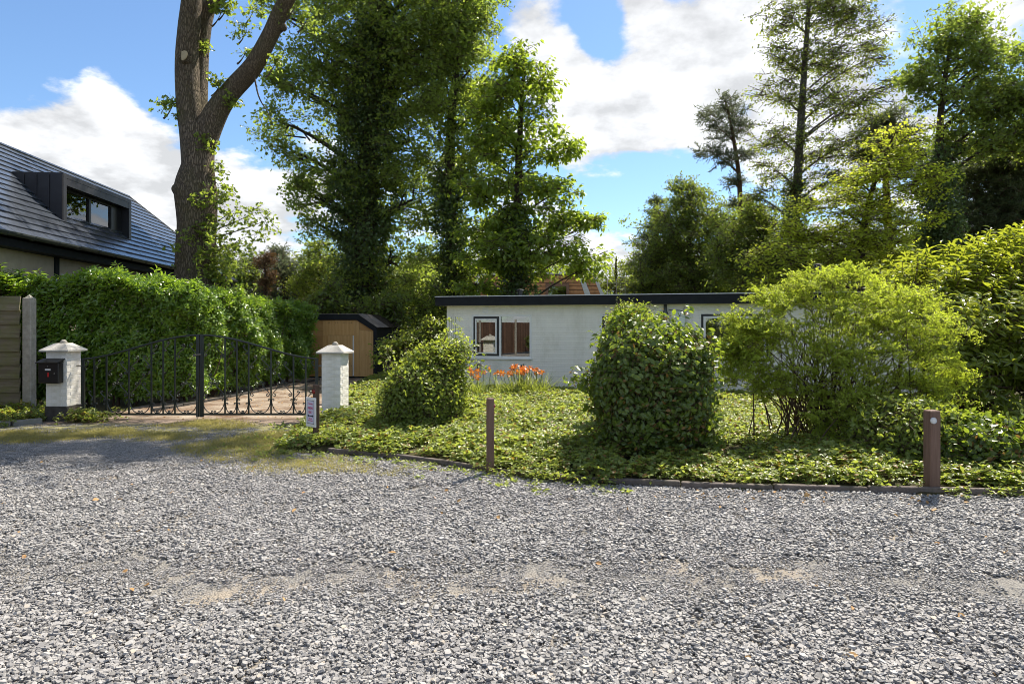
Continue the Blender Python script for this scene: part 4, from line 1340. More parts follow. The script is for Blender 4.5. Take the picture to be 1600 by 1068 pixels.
def gate_leaf(label, x0, mirror):
    t = thing('gate_leaf', label, 'gate', (x0, GYD, 0), 0, 'two leaves of the iron gate')
    sg = -1 if mirror else 1
    X = lambda f: sg * f * GW
    zb = .105
    m = MB().tube([(X(f), 0, top_z(f) - .012) for f in [i / 24 for i in range(25)]], .019, 6)
    m.build('top_rail', 'gate', t)
    MB().box(min(X(.0), X(.995)), max(X(.0), X(.995)), -.016, .016, zb - .018, zb + .018).build('bottom_rail', 'gate', t)
    for f, wd in ((.012, .024), (.985, .03)):
        MB().box(X(f) - wd, X(f) + wd, -.02, .02, zb - .05, top_z(f) - .004).build('stile', 'gate', t)
    fr = [.105, .21, .40, .59, .69, .79]
    for f in fr:
        MB().box(X(f) - .012, X(f) + .012, -.012, .012, zb + .01, top_z(f) - .01).build('bar', 'gate', t)
    allf = [.012] + fr + [.985]
    def put(fn, *a, **k):
        mm = MB(); fn(mm, *a, **k)
        mm.build('scroll', 'gate_scroll', t)
    for i in range(len(allf) - 1):
        a, b = X(allf[i]), X(allf[i + 1])
        wd = abs(b - a)
        ww = min(.17, wd * .40)
        d = 1 if b > a else -1
        h = .24 if wd > .3 else .17
        put(c_scroll, a + d * .012, zb + .02, ww, h, d, .026)
        put(c_scroll, b - d * .012, zb + .02, ww, h, -d, .026)
        tz = min(top_z(allf[i]), top_z(allf[i + 1]))
        if wd > .3:
            put(s_scroll, a + d * .03, zb + .36, wd * .33, .20, d)
            put(s_scroll, b - d * .03, zb + .36, wd * .33, .20, -d)
            put(s_scroll, a + d * .03, tz - .36, wd * .36, .20, d)
            put(s_scroll, b - d * .03, tz - .33, wd * .30, .18, -d)
            put(s_scroll, (a + b) / 2 - d * .03, zb + .58, wd * .26, .15, d, .028)
        else:
            put(s_scroll, a + d * .014, tz - .20, wd * .42, .13, d, .024)
            put(s_scroll, b - d * .014, zb + .27, wd * .42, .14, -d, .024)
    for z in (.28, 1.0):
        MB().tube([(X(-.05), .02, z), (X(.012), 0, z)], .014, 6).build('hinge', 'iron', t)
    return t
gl = gate_leaf('left leaf of the green black wrought iron gate next to the mailbox pillar', -7.97, False)
gr_ = gate_leaf('right leaf of the green black wrought iron gate towards the shed', -3.59, True)
MB().tube([(GW * .985, -.035, .0), (GW * .985, -.035, .62)], .008, 6).build('drop_bolt', 'iron', gl)
MB().tube([(GW * .955, -.03, 1.20), (GW * 1.02, -.045, 1.215)], .012, 6).build('latch', 'iron', gl)

# ------------------------------------------------------------------ timber marker posts
def marker(label, loc, rz, s, h, mat, refl, rmat, face):
    t = thing('marker_post', label, 'post', loc, rz, 'timber marker posts along the bed')
    MB().bbox(-s / 2, s / 2, -s / 2, s / 2, -.15, h, .010).build('post', mat, t)
    d, r = refl
    rot = Matrix.Rotation(R(90), 4, 'X')
    if face == 'left':
        rot = Matrix.Rotation(R(-90), 4, 'Z') @ rot
    if face == 'right':
        rot = Matrix.Rotation(R(90), 4, 'Z') @ rot
    off = {'front': (d, -s / 2, h - .10), 'left': (-s / 2, d, h - .10), 'right': (s / 2, d, h - .10)}[face]
    m = MB().lathe([(r * 1.12, 0), (r * 1.12, .012), (r, .018), (r * .96, .012), (r * .5, .016), (0.004, .018)], (0, 0, 0), 18, mat=rot)
    o = m.build('reflector', rmat, t, off)
    return t
p = G(1456, 771)
marker('brown timber post with white round reflector before the rhododendron', (p.x, p.y, 0), R(8), .115, .87, 'post', (-.036, .030), 'reflector', 'front')
p = G(766, 741)
marker('brown timber post standing alone in the middle of the kerb', (p.x, p.y, 0), R(28), .075, .90, 'post', (.0, .024), 'darkred', 'right')
p = G(494, 698)
sp_ = marker('dark timber post carrying the white parking sign', (p.x, p.y, 0), R(-40), .075, .90, 'post_dark', (.0, .028), 'darkred', 'front')
# parking sign screwed to that post
sg = thing('parking_sign', 'white portrait sign with red parking only lettering on the dark post', 'sign', (p.x - .035 - .02, p.y - .06, .30), R(-40))
MB().bbox(-.125, .125, -.006, .006, 0, .42, .003).build('board', 'sign_white', sg)
MB().box(-.085, .085, -.0085, -.0062, .05, .375).build('panel', 'sign_blue', sg)
bar_frame(-.088, .088, .047, .378, .0045, -.0105, -.0087).build('border', 'ink_dark', sg)
def text(body, x, z, size, mat, parent, sx=1.0):
    cu = bpy.data.curves.new('text', 'FONT')
    cu.body = body
    cu.size = size
    cu.align_x = 'CENTER'
    cu.offset = size * .012
    cu.extrude = .0006
    tmp = bpy.data.objects.new('text', cu)
    COL.objects.link(tmp)
    bpy.context.view_layer.update()
    me = bpy.data.meshes.new_from_object(tmp.evaluated_get(bpy.context.evaluated_depsgraph_get()))
    bpy.data.objects.remove(tmp)
    me.materials.clear(); me.materials.append(M[mat])
    o = share('lettering', me, parent, (x, -.0098, z), (R(90), 0, 0), (sx, 1, 1))
    return o
text('Tennis', 0, .318, .044, 'ink_red', sg, .95)
text('PARKING', 0, .252, .052, 'ink_red', sg, .62)
text('ONLY', 0, .192, .052, 'ink_red', sg, .72)
MB().prism([(-.075, .158), (-.045, .176), (-.045, .165), (.045, .165), (.045, .176), (.075, .158), (.045, .140), (.045, .151), (-.045, .151), (-.045, .140)], -.0105, -.0087, 'y').build('arrow', 'ink_dark', sg)
for z, cuts in ((.112, (-.046, -.03, -.006, .012, .03, .044)), (.084, (-.058, -.036, -.022, .004, .022, .04, .056))):   # two lines of print too small to read
    m = MB()
    for q in range(len(cuts) - 1):
        m.box(cuts[q], cuts[q + 1] - .004, -.0100, -.0087, z, z + (.014 if q % 2 else .011))
    m.build('small_print', 'ink_red', sg)

# low stone kerb in front of the fence
lk = tag(thing('stone_edging', 'low grey stone edging in front of the left pillar', 'edging', (0, 0, 0)))
kerb_run([(-11.0, 10.75), (-8.95, 10.9), (-8.45, 11.5)], .14, .09, lk, 'kerb_grey', .8)
# brick edging between the drive and the hedge
be = tag(thing('brick_edging', 'narrow row of edging bricks along the foot of the hedge', 'edging', (0, 0, 0)))
kerb_run([(-7.3, 13.0), (-7.05, 14.1), (-6.6, 17), (-6.15, 20.4)], .07, .06, be, 'pillar_plinth', .42, .03)

# ================================================================== VEGETATION
def axis_rots(d, jit=0.35):
    d = d + RNG.normal(0, jit, d.shape)
    d /= np.linalg.norm(d, axis=1)[:, None]
    th = np.arccos(np.clip(d[:, 2], -1, 1))
    ph = np.arctan2(d[:, 1], d[:, 0])
    return np.stack([RNG.normal(0, .15, len(d)), th, ph], 1)

# ---- trees of the middle: ivy-clad oak, its neighbour, chestnut
Y = 28
tree('ivy_oak', 'tall dark oak wrapped in ivy behind the shed', [P(566, 560, Y), P(568, 400, Y), P(574, 280, Y), P(580, 150, Y), P(596, 20, Y), P(600, -150, Y)],
     [.62, .5, .42, .34, .24, .1],
     [lobe(*a, Y, .8, k) for *a, k in [(438, 190, 34, .8), (468, 140, 42, .9), (455, 235, 26, .6), (500, 80, 50, 1), (520, 170, 48, 1), (560, 30, 70, 1), (640, 40, 75, 1), (700, 60, 60, 1), (620, 130, 70, 1), (560, 110, 60, 1), (690, 140, 50, .9),
      (485, 305, 34, .6), (500, 352, 26, .6), (468, 288, 20, .5), (530, 250, 55, .8), (640, 220, 60, 1), (600, 300, 60, .9), (650, 310, 45, .8), (545, 395, 40, .7), (620, 400, 50, .8), (585, 450, 50, .8),
      (500, -50, 70, .9), (600, -70, 90, .9), (700, -40, 80, .9), (430, 20, 30, .4)]],
     'oak', dens=4.2, clump=7, ivy=(.2, 15.5, 1.25, .75, 18), limb=.33, group=None, scl=1.0)
Y = 26.5
tree('broadleaf_tree', 'tall broadleaf tree with dark ivied trunk left of the chestnut', [P(707, 560, Y), P(706, 400, Y), P(703, 280, Y), P(706, 180, Y), P(716, 80, Y), P(722, -30, Y)],
     [.27, .25, .21, .17, .11, .04],
     [lobe(*a, Y, .8, k) for *a, k in [(735, 110, 48, 1), (700, 170, 45, 1), (748, 175, 40, .9), (690, 80, 50, 1), (745, 45, 35, .9), (715, 10, 45, 1), (720, 230, 42, .8), (755, 235, 30, .7), (680, 260, 40, .7), (740, 290, 36, .7), (670, 350, 36, .6), (735, 350, 34, .6), (690, 420, 40, .6), (740, 415, 34, .6)]],
     'oak', dens=4.6, clump=7, ivy=(.2, 8.2, .50, .38, 22), limb=.35)
Y = 24
tree('chestnut_tree', 'lighter green chestnut with layered leaves rising over the bungalow roof', [P(806, 560, Y), P(806, 400, Y), P(809, 300, Y), P(813, 200, Y), P(820, 90, Y)],
     [.23, .2, .15, .1, .03],
     [lobe(*a, Y, .62, k) for *a, k in [(812, 88, 20, .8), (798, 115, 26, .8), (838, 130, 26, .8), (800, 165, 36, .8), (850, 175, 32, .8), (780, 215, 34, .8), (835, 230, 38, .8), (872, 235, 22, .6), (770, 275, 36, .7), (830, 290, 42, .7), (872, 300, 24, .6), (775, 340, 40, .8), (845, 350, 44, .8), (895, 345, 22, .6), (920, 345, 11, .6), (760, 400, 40, .8), (820, 405, 50, .8), (880, 405, 40, .8), (915, 420, 22, .7), (735, 440, 26, .7), (745, 300, 30, .8), (750, 240, 26, .7), (760, 180, 24, .6), (770, 130, 20, .6), (742, 370, 30, .8)]],
     'chestnut', dens=6, clump=5, ivy=(.2, 6.3, .45, .30, 22), limb=.22, tilt=.3)

# ---- trees of the right
Y = 38
tree('leaning_pine', 'slim blue green conifer with bare trunk against the clouds', [P(1153, 560, Y), P(1156, 400, Y), P(1156, 300, Y), P(1150, 240, Y), P(1138, 175, Y), P(1130, 150, Y)],
     [.17, .16, .14, .11, .08, .02],
     [lobe(*a, Y, .6, k) for *a, k in [(1128, 165, 18, 1), (1108, 190, 18, 1), (1150, 172, 17, 1), (1135, 205, 24, 1), (1105, 235, 14, 1), (1128, 250, 16, 1), (1163, 200, 15, 1), (1160, 240, 14, .8), (1148, 285, 12, .6), (1160, 320, 12, .6)]],
     'larch', bark='bark_pine', dens=4.5, clump=6, limb=.35, tilt=.5)
Y = 32
tree('tall_beech', 'very tall airy beech with drooping sprays reaching out of the picture top', [P(1240, 560, Y), P(1241, 400, Y), P(1246, 280, Y), P(1254, 150, Y), P(1263, 20, Y), P(1268, -110, Y)],
     [.27, .24, .20, .16, .11, .04],
     [lobe(*a, Y, .55, k) for *a, k in [(1225, 30, 34, 1), (1285, 20, 40, 1), (1340, 40, 36, 1), (1205, 85, 24, .9), (1260, 95, 40, .9), (1320, 100, 40, .9), (1375, 85, 28, .9), (1215, 150, 30, .9), (1285, 165, 40, .9), (1340, 165, 34, .9), (1215, 215, 34, 1), (1275, 235, 36, .8), (1325, 225, 32, .8), (1210, 265, 26, .9), (1250, 300, 30, .6), (1300, 280, 24, .5), (1190, 310, 22, .5), (1250, -50, 60, .9), (1330, -40, 50, .9), (1395, 130, 16, .8)]],
     'beech', bark='bark_grey', dens=4.4, clump=5, ivy=(.2, 9.0, .48, .36, 16), limb=.30, tilt=.3, scl=1.05)
Y = 41
tree('round_tree', 'dense round crowned tree left of the slim conifer', [P(1080, 560, Y), P(1078, 420, Y), P(1076, 340, Y), P(1076, 300, Y)], [.24, .2, .14, .04],
     [lobe(*a, Y, .8, 1) for a in [(1075, 305, 26), (1060, 335, 34), (1100, 330, 34), (1040, 375, 36), (1085, 380, 44), (1120, 370, 38), (1030, 425, 36), (1075, 430, 44), (1120, 430, 40), (1065, 285, 14)]],
     'mid', dens=5, clump=7, scl=1.1)
Y = 43
tree('spruce', 'narrow dark spruce with a pointed top left of the round tree', [P(1026, 560, Y), P(1026, 420, Y), P(1027, 306, Y)], [.25, .18, .03],
     [lobe(x, y, r, Y, .5, 1) for x, y, r in [(1027, 318, 9), (1024, 338, 14), (1030, 358, 17), (1012, 378, 20), (1035, 392, 20), (1010, 410, 24), (1035, 428, 24), (1005, 440, 26)]],
     'pine', bark='bark_pine', dens=5, clump=6, scl=1.1)
Y = 46
tree('small_far_tree', 'small pale tree at the end of the gap behind the bungalow', [P(962, 545, Y), P(962, 440, Y), P(963, 400, Y)], [.2, .14, .04],
     [lobe(*a, Y, .8, .8) for a in [(962, 420, 18), (945, 435, 16), (980, 432, 20), (965, 450, 24), (992, 450, 20)]], 'mid', dens=4, clump=6)
Y = 34
tree('understorey_tree', 'mid green bushy tree between the slim conifer and the tall beech', [P(1195, 560, Y), P(1195, 430, Y), P(1192, 360, Y)], [.22, .16, .05],
     [lobe(*a, Y, .75, 1) for a in [(1170, 350, 34), (1205, 345, 30), (1150, 385, 34), (1195, 395, 40), (1165, 425, 38), (1220, 430, 38), (1280, 440, 34)]], 'mid', dens=8, clump=7)
Y = 23
tree('golden_beech', 'young beech with bright yellow green layered leaves right of the tall beech', [P(1348, 565, Y), P(1345, 430, Y), P(1352, 340, Y), P(1375, 260, Y), P(1400, 205, Y)], [.16, .13, .1, .06, .02],
     [lobe(x, y, r, Y, .42, k, None, rx) for x, y, r, rx, k in [(1418, 212, 26, 40, 1), (1400, 232, 28, 34, .8), (1385, 262, 34, 44, 1), (1430, 282, 34, 36, .9), (1335, 282, 40, 46, .9), (1390, 308, 44, 52, 1), (1300, 322, 44, 48, .9), (1350, 345, 46, 56, 1), (1425, 345, 34, 38, .8), (1255, 360, 40, 44, .9), (1310, 375, 44, 54, 1), (1380, 385, 44, 52, 1), (1210, 400, 40, 40, .8), (1280, 408, 46, 54, 1), (1440, 400, 30, 36, .8), (1350, 420, 40, 60, 1), (1235, 435, 40, 50, .8)]],
     'gold', bark='bark_dark', dens=9, clump=7, tilt=.3, limb=.3, rise=.35)
Y = 33
tree('dark_pine', 'dark pine crown behind the golden beech', [P(1392, 560, Y), P(1390, 400, Y), P(1384, 280, Y), P(1378, 195, Y)], [.22, .2, .15, .04],
     [lobe(x, y, r, Y, .5, 1) for x, y, r in [(1375, 188, 22), (1400, 200, 26), (1350, 212, 22), (1385, 225, 30), (1420, 235, 26), (1365, 250, 24), (1405, 262, 28), (1345, 245, 14)]],
     'pine', bark='bark_pine', dens=8, clump=7, scl=1.1)
Y = 26
tree('ivied_oak', 'tall oak with ivied trunk near the right edge', [P(1462, 560, Y), P(1464, 400, Y), P(1466, 280, Y), P(1470, 180, Y), P(1480, 100, Y), P(1492, 30, Y)], [.22, .2, .17, .12, .08, .03],
     [lobe(*a, Y, .8, k) for *a, k in [(1490, 35, 26, 1), (1468, 62, 28, .9), (1520, 55, 34, .9), (1455, 100, 24, .6), (1500, 100, 34, .8), (1545, 95, 34, .9), (1430, 120, 14, .5), (1445, 145, 22, .6), (1500, 155, 38, .7), (1545, 150, 40, .9), (1585, 130, 44, .9), (1600, 80, 30, .8), (1560, 205, 46, 1), (1515, 215, 40, .8), (1605, 200, 50, 1), (1640, 140, 60, .9)]],
     'oak', dens=6, clump=6, ivy=(.2, 8.6, .95, .42, 22), limb=.4)
Y = 29
tree('shaggy_pine', 'broad shaggy dark pine filling the right edge', [P(1560, 560, Y), P(1562, 400, Y), P(1566, 280, Y), P(1570, 200, Y)], [.28, .24, .2, .06],
     [lobe(x, y, r, Y, .6, k) for x, y, r, k in [(1540, 250, 40, 1), (1590, 255, 50, 1), (1515, 290, 36, 1), (1560, 305, 46, 1), (1620, 300, 60, 1), (1530, 345, 40, .9), (1585, 355, 50, .9), (1500, 375, 36, .8), (1555, 395, 48, .9), (1610, 400, 50, .9), (1640, 350, 50, .9)]],
     'pine', bark='bark_pine', dens=9, clump=7, scl=1.2)
Y = 31
tree('slim_wood_tree', 'dim woodland tree between the golden beech and the ivied oak', [P(1495, 560, Y), P(1496, 420, Y), P(1500, 330, Y)], [.2, .16, .05],
     [lobe(*a, Y, .8, 1) for a in [(1440, 400, 36), (1490, 420, 40), (1540, 430, 44), (1600, 440, 50), (1420, 440, 36)]], 'mid', dens=8, clump=7)

# ---- trees and bushes of the left, beyond the hedge
Y = 33
tree('hazy_pine', 'blue green pine top between the oak trunk and the ivy oak', [P(445, 560, Y), P(445, 450, Y), P(442, 395, Y)], [.22, .16, .04],
     [lobe(*a, Y, .7, 1) for a in [(440, 402, 16), (425, 420, 24), (460, 418, 24), (440, 445, 32), (470, 450, 30), (455, 480, 36), (420, 480, 30)]], 'larch', bark='bark_pine', dens=7, clump=7)
Y = 31
tree('olive_bush', 'tall olive green bush just left of the ivy oak', [P(500, 560, Y), P(500, 450, Y), P(500, 395, Y)], [.14, .1, .03],
     [lobe(*a, Y, 1.0, 1) for a in [(500, 392, 14), (492, 412, 20), (512, 420, 20), (490, 445, 28), (518, 450, 24), (500, 478, 34), (530, 485, 26)]], 'fresh', dens=8, clump=8, scl=1.3, cat='bush')
Y = 34
tree('grey_green_bush', 'grey green bushy tree behind the oak trunk above the hedge', [P(372, 560, Y), P(372, 450, Y), P(375, 410, Y)], [.18, .12, .04],
     [lobe(*a, Y, .8, 1) for a in [(385, 425, 24), (365, 445, 30), (400, 450, 28), (350, 455, 24), (385, 475, 34), (340, 480, 30)]], 'mid', dens=7, clump=7)
Y = 30
tree('dead_shrub', 'withered brown conifer top above the hedge', [P(415, 560, Y), P(415, 450, Y), P(413, 398, Y)], [.10, .07, .02],
     [lobe(*a, Y, 1.1, .9) for a in [(413, 402, 8), (416, 416, 10), (420, 428, 8), (416, 445, 7)]], 'dead', dens=4.0, clump=6, scl=.8)
Y = 25.5
tree('light_bush', 'light green bush lit by the sun behind the shed roof', [P(655, 585, Y), P(655, 520, Y), P(655, 470, Y)], [.12, .09, .03],
     [lobe(*a, Y, .9, 1) for a in [(640, 455, 24), (668, 470, 26), (640, 490, 30), (672, 505, 30), (612, 500, 24), (690, 485, 18), (655, 530, 34)]], 'fresh', dens=8, clump=8, scl=1.25, cat='bush')
Y = 24
tree('dark_bush', 'dark green bush behind the hedge end and shed roof', [P(545, 595, Y), P(545, 520, Y), P(545, 480, Y)], [.12, .09, .03],
     [lobe(*a, Y, .9, 1) for a in [(520, 470, 26), (550, 478, 28), (585, 482, 28), (500, 480, 20), (612, 492, 20)]], 'mid', dens=7, clump=8, cat='bush')
Y = 18.0
tree('shed_side_bush', 'leafy bush leaning against the right side of the shed', [P(628, 603, Y), P(628, 560, Y), P(632, 530, Y)], [.06, .05, .02],
     [lobe(*a, Y, .85, 1) for a in [(612, 550, 22), (635, 538, 24), (660, 535, 28), (618, 565, 28), (650, 562, 30), (682, 550, 26), (690, 520, 18), (672, 512, 14), (680, 580, 26)]], 'rose', dens=9, clump=9, scl=1.5, cat='bush', twigs=5)

# ---- the wood that closes the view
wl = []
for k in range(60):
    x = -46 + k * 1.75 + RNG.uniform(-.6, .6)
    y = 54 + 6 * math.sin(k * 1.3) + (0 if x > 6 or x < 0 else 8)
    px = 800 + x / y * 1000
    top = 8.5 if px > 1010 else (5.2 if px > 880 else 8.0)
    if 330 < px < 460: top = 5.6
    h = top * RNG.uniform(.8, 1.1)
    wl.append(((x, y, h * .45), 2.0, 2.0, h * .55, 1.0))
for k in range(44):
    x = 9 + k * 1.0 + RNG.uniform(-.5, .5)
    yy = 43 + RNG.uniform(-2, 2)
    px = 800 + x / yy * 1000
    h = RNG.uniform(5.0, 6.4) + (2.6 if px > 1200 else 0) * RNG.uniform(.3, 1)
    wl.append(((x, yy, h * .45), 1.6, 1.6, h * .55, 1.0))
wp, wtint, _ = lobe_points(wl, 3.6, 6, .45, .3)
wp[:, 2] = np.abs(wp[:, 2])
o = scatter('far_wood', 'mid', wp, rand_rots(len(wp), .5), RNG.uniform(1.2, 1.9, len(wp)), wtint)
tag(o, 'far belt of mixed woodland closing the view behind the houses', 'wood', kind='stuff')

# ---- the big oak on the left with its forked trunk
Y = 17.2
ob_ = Vector((P(304, 508, Y).x, Y, 0))
oak = thing('oak_tree', 'big oak with forked grey trunk and a lopped branch behind the hedge', 'tree', ob_)
def opath(pts):
    return [P(a, b, Y + (c[0] if c else 0)) for a, b, *c in pts]
def smooth(path, rads, k=5):
    fine, fr = [], []
    for i in range(len(path) - 1):
        p0, p1, p2, p3 = path[max(i - 1, 0)], path[i], path[i + 1], path[min(i + 2, len(path) - 1)]
        for q in range(k):
            t = q / k
            fine.append(0.5 * ((2 * p1) + (p2 - p0) * t + (2 * p0 - 5 * p1 + 4 * p2 - p3) * t * t + (3 * p1 - p0 - 3 * p2 + p3) * t ** 3))
            fr.append(rads[i] * (1 - t) + rads[i + 1] * t)
    return fine + [path[-1]], fr + [rads[-1]]
px2m = Y / F
tm = MB()
main = opath([(304, 625), (304, 560), (306, 450), (306, 400), (308, 350), (306, 300), (309, 260), (309, 225), (309, 195)])
mr_ = [46, 38, 31, 29, 29, 31, 24, 24, 22]
f1, r1 = smooth(main, [r * px2m for r in mr_])
tm.tube(f1, r1, 20, True, .035)
tm.tube(*smooth(opath([(313, 310), (287, 300), (272, 292)]), [20 * px2m, 15 * px2m, 6 * px2m]), 14, True, .05)      # burr on the left
tm.tube(*smooth(opath([(307, 262), (302, 215), (296, 165), (292, 100), (296, 40), (300, -20), (296, -110), (286, -220)]), [20 * px2m, 20 * px2m, 18.5 * px2m, 17 * px2m, 16.5 * px2m, 14 * px2m, 11 * px2m, 6 * px2m]), 16, True, .04)
tm.tube(*smooth(opath([(306, 205), (312, 140, .25), (316, 70, .5), (322, 20, .6), (340, 0, .7), (380, -30, .9), (430, -80, 1.2)]), [15 * px2m, 12 * px2m, 11 * px2m, 12 * px2m, 9 * px2m, 7 * px2m, 4 * px2m]), 12, True, .04)
tm.tube(*smooth(opath([(316, 20, .6), (318, -30, .8), (312, -100, 1.0)]), [10 * px2m, 8 * px2m, 5 * px2m]), 10, True, .04)
tm.tube(*smooth(opath([(316, 225), (336, 178), (362, 142), (396, 103, -.2), (420, 60, -.4), (437, 22, -.6), (458, -15, -.8), (500, -70, -1.0), (560, -130, -1.2)]), [20 * px2m, 18 * px2m, 15 * px2m, 13.5 * px2m, 12.5 * px2m, 11.5 * px2m, 10 * px2m, 7 * px2m, 4 * px2m]), 14, True, .05)
tm.tube(*smooth(opath([(432, 45, -.4), (441, 42, -.5), (444, 46, -.55)]), [9 * px2m, 7 * px2m, 4 * px2m]), 10, True, .05)
tm.tube(*smooth(opath([(292, 98, -.1), (287, 88, -.35)]), [10 * px2m, 8.5 * px2m]), 14, True, .02)
tm.tube(*smooth(opath([(395, 105, -.2), (404, 150, -.3), (418, 175, -.3), (424, 190, -.3)]), [.03, .02, .012, .006]), 5, False)
tm.build('trunk', 'bark_oak', oak, smooth=True, origin=ob_)
cd = P(286.5, 87, Y - .36)
MB().lathe([(8.4 * px2m, 0), (8.0 * px2m, .012), (2.5 * px2m, .016), (.01, .016)], (0, 0, 0), 18, mat=(Vector((-.30, -.93, .18)).to_track_quat('Z', 'Y').to_matrix().to_4x4())).build('sawn_stub', 'cut', oak, cd - ob_)
# sprouts on the trunk and limbs (in view) and the crown above the picture
ol = [lobe(x, y, r, Y + d, .8, k) for x, y, r, d, k in [(335, 345, 26, -.3, .8), (362, 330, 24, -.3, .7), (392, 335, 20, -.3, .6), (415, 345, 14, -.3, .5), (350, 385, 30, -.3, 1.8), (330, 410, 28, -.2, 2), (375, 375, 22, -.2, .7), (338, 285, 18, -.2, .7), (345, 255, 14, -.2, .6), (330, 225, 10, -.2, .6), (352, 305, 14, -.2, .5), (318, 320, 10, -.5, .6), (345, 430, 26, -.2, 2.2), (310, 365, 12, -.55, .5),
      (270, 165, 8, -.1, .6), (276, 185, 7, -.1, .6), (352, 160, 8, -.2, .8), (345, 130, 7, -.2, .7), (322, 80, 7, .3, .7), (385, 50, 16, .2, .8), (395, 20, 16, .2, .8), (355, 12, 14, .5, .8), (345, 22, 10, .5, .8), (385, 80, 9, 0, .6), (460, 12, 18, -.6, .8), (480, 30, 12, -.6, .6), (430, 100, 8, -.3, .4)]]
ol = [(q[0], q[1] * 1.3, q[2] * 1.2, q[3] * 1.3, q[4]) for q in ol]
pts, tint, cents = lobe_points(ol, 5.2, 4, .1, .42, 2)
scatter('sprouts', 'oak_near', pts, rand_rots(len(pts), .5), RNG.uniform(.7, 1.2, len(pts)), tint, oak, ob_)
tw = MB()
for lo, cs in zip(ol, cents):
    c = Vector(lo[0])
    a, _k = trunk_at(f1, min(c.z - .5, f1[-1].z))
    if c.z > 7.5:
        a = c + Vector((-.25, 0, -.35))
    tw.tube(bez(a, a.lerp(c, .5) + Vector((0, 0, -.1)), c, 5), [.03, .022, .016, .011, .008], 5, False)
    for e in cs[:5]:
        e = Vector(e)
        tw.tube(bez(c, c.lerp(e, .5) + Vector((0, 0, .06)), e, 3), [.008, .006, .003], 4, False)
tw.build('twigs', 'bark_oak', oak, origin=ob_)
cl_ = [((x, y, z), rx, ry, rz, k) for x, y, z, rx, ry, rz, k in [(-8.5, 17, 15.5, 3.2, 3.0, 2.6, .8), (-5.2, 16.2, 14.2, 2.6, 2.6, 1.9, .8), (-12, 16.5, 14.2, 2.6, 2.6, 2.0, .8), (-2.9, 15.4, 13.2, 2.2, 2.2, 1.5, .7), (-7.0, 13.4, 12.6, 2.8, 2.2, 1.8, .7), (-10.4, 13.2, 12.4, 2.6, 2.2, 1.8, .7), (-13.4, 14.6, 12.6, 2.0, 2.0, 1.5, .7), (-7.8, 19.6, 17.0, 2.6, 2.2, 1.8, .6), (-4.3, 13.0, 11.6, 1.9, 1.6, 1.2, .7), (-.3, 16.2, 12.8, 2.1, 1.1, 1.0, 2.6), (-2.6, 16.5, 13.2, 2.0, 1.2, 1.0, 2.6), (1.3, 16.4, 12.9, 1.4, .7, .8, 1.4), (-.6, 19.3, 14.8, 1.8, 1.3, 1.0, .8), (2.0, 18.9, 14.6, 1.2, .9, .8, .6)]]
pts, tint, cents = lobe_points(cl_, 1.5, 6, .45)
scatter('crown', 'oak', pts, rand_rots(len(pts), .5), RNG.uniform(.8, 1.2, len(pts)), tint, oak, ob_)
lm = MB()
for lo, cs in zip(cl_, cents):
    c = Vector(lo[0])
    a = P(300, -60, Y) if c.x < -6.2 else P(490, -60, Y - 1)
    lm.tube(bez(a, a.lerp(c, .5) + Vector((0, 0, .5)), c, 6), [.14, .12, .1, .08, .06, .04], 7, False)
    for e in cs[:9]:
        lm.tube(bez(c, c.lerp(Vector(e), .5) + Vector((0, 0, .2)), Vector(e), 4), [.035, .025, .016, .008], 4, False)
lm.build('limbs', 'bark_oak', oak, smooth=True, origin=ob_)

# ---- laurel hedge behind the gate
HP = [(-13.0, 13.75), (-9.9, 13.55), (-8.3, 13.5), (-7.15, 14.2), (-6.75, 16.6), (-6.25, 20.0)]
hd = [0]
for i in range(len(HP) - 1):
    hd.append(hd[-1] + math.dist(HP[i], HP[i + 1]))
HL = hd[-1]
hx, hy = [p[0] for p in HP], [p[1] for p in HP]
def hpos(s):
    x, y = np.interp(s, hd, hx), np.interp(s, hd, hy)
    e = .35
    dx, dy = np.interp(s + e, hd, hx) - np.interp(s - e, hd, hx), np.interp(s + e, hd, hy) - np.interp(s - e, hd, hy)
    l = np.hypot(dx, dy) + 1e-9
    return x, y, dy / l, -dx / l            # outward normal (towards road / drive)
def htop(s):
    return np.interp(s, [0, 2, 4, 5, 6.4, 8, 10, HL], [2.50, 2.58, 2.66, 2.66, 2.50, 2.38, 2.28, 2.18])
hedge = thing('laurel_hedge', 'long glossy laurel hedge behind the iron gate', 'hedge', (-7.5, 15.0, 0))
HO = (-7.5, 15.0, 0)
n = 5200
s = RNG.uniform(0, HL, n); z = RNG.uniform(.08, 1, n) * htop(s)
x, y, nx_, ny_ = hpos(s)
bul = .10 * np.sin(s * 2.3) + .08 * np.sin(z * 3.1 + s * 1.1) + .07 * np.sin(s * 5.1 + z * 2) - .22 * (1 - np.clip(z / 1.1, 0, 1)) - RNG.random(n) ** 2 * .42
gap = np.exp(-((s - 6.0) / .28) ** 2) * (z < 2.0) * .35
bul -= gap
front = np.stack([x + nx_ * bul, y + ny_ * bul, z], 1)
dirf = np.stack([nx_, ny_, np.full(n, .55)], 1)
m_ = 3400
s2 = RNG.uniform(0, HL, m_); w2 = RNG.uniform(0, 1.5, m_)
x, y, nx2, ny2 = hpos(s2)
zt = htop(s2) + .09 * np.sin(s2 * 3.3 + w2 * 2) + .08 * np.sin(s2 * 7.1) + RNG.normal(0, .07, m_) + (RNG.random(m_) < .06) * .18
top = np.stack([x - nx2 * w2, y - ny2 * w2, zt], 1)
dirt_ = np.stack([nx2 * .25, ny2 * .25, np.ones(m_)], 1)
k_ = 700
ex, ey, enx, eny = hpos(np.full(k_, HL))
we, ze = RNG.uniform(0, 1.5, k_), RNG.uniform(.1, 1, k_) * 2.36
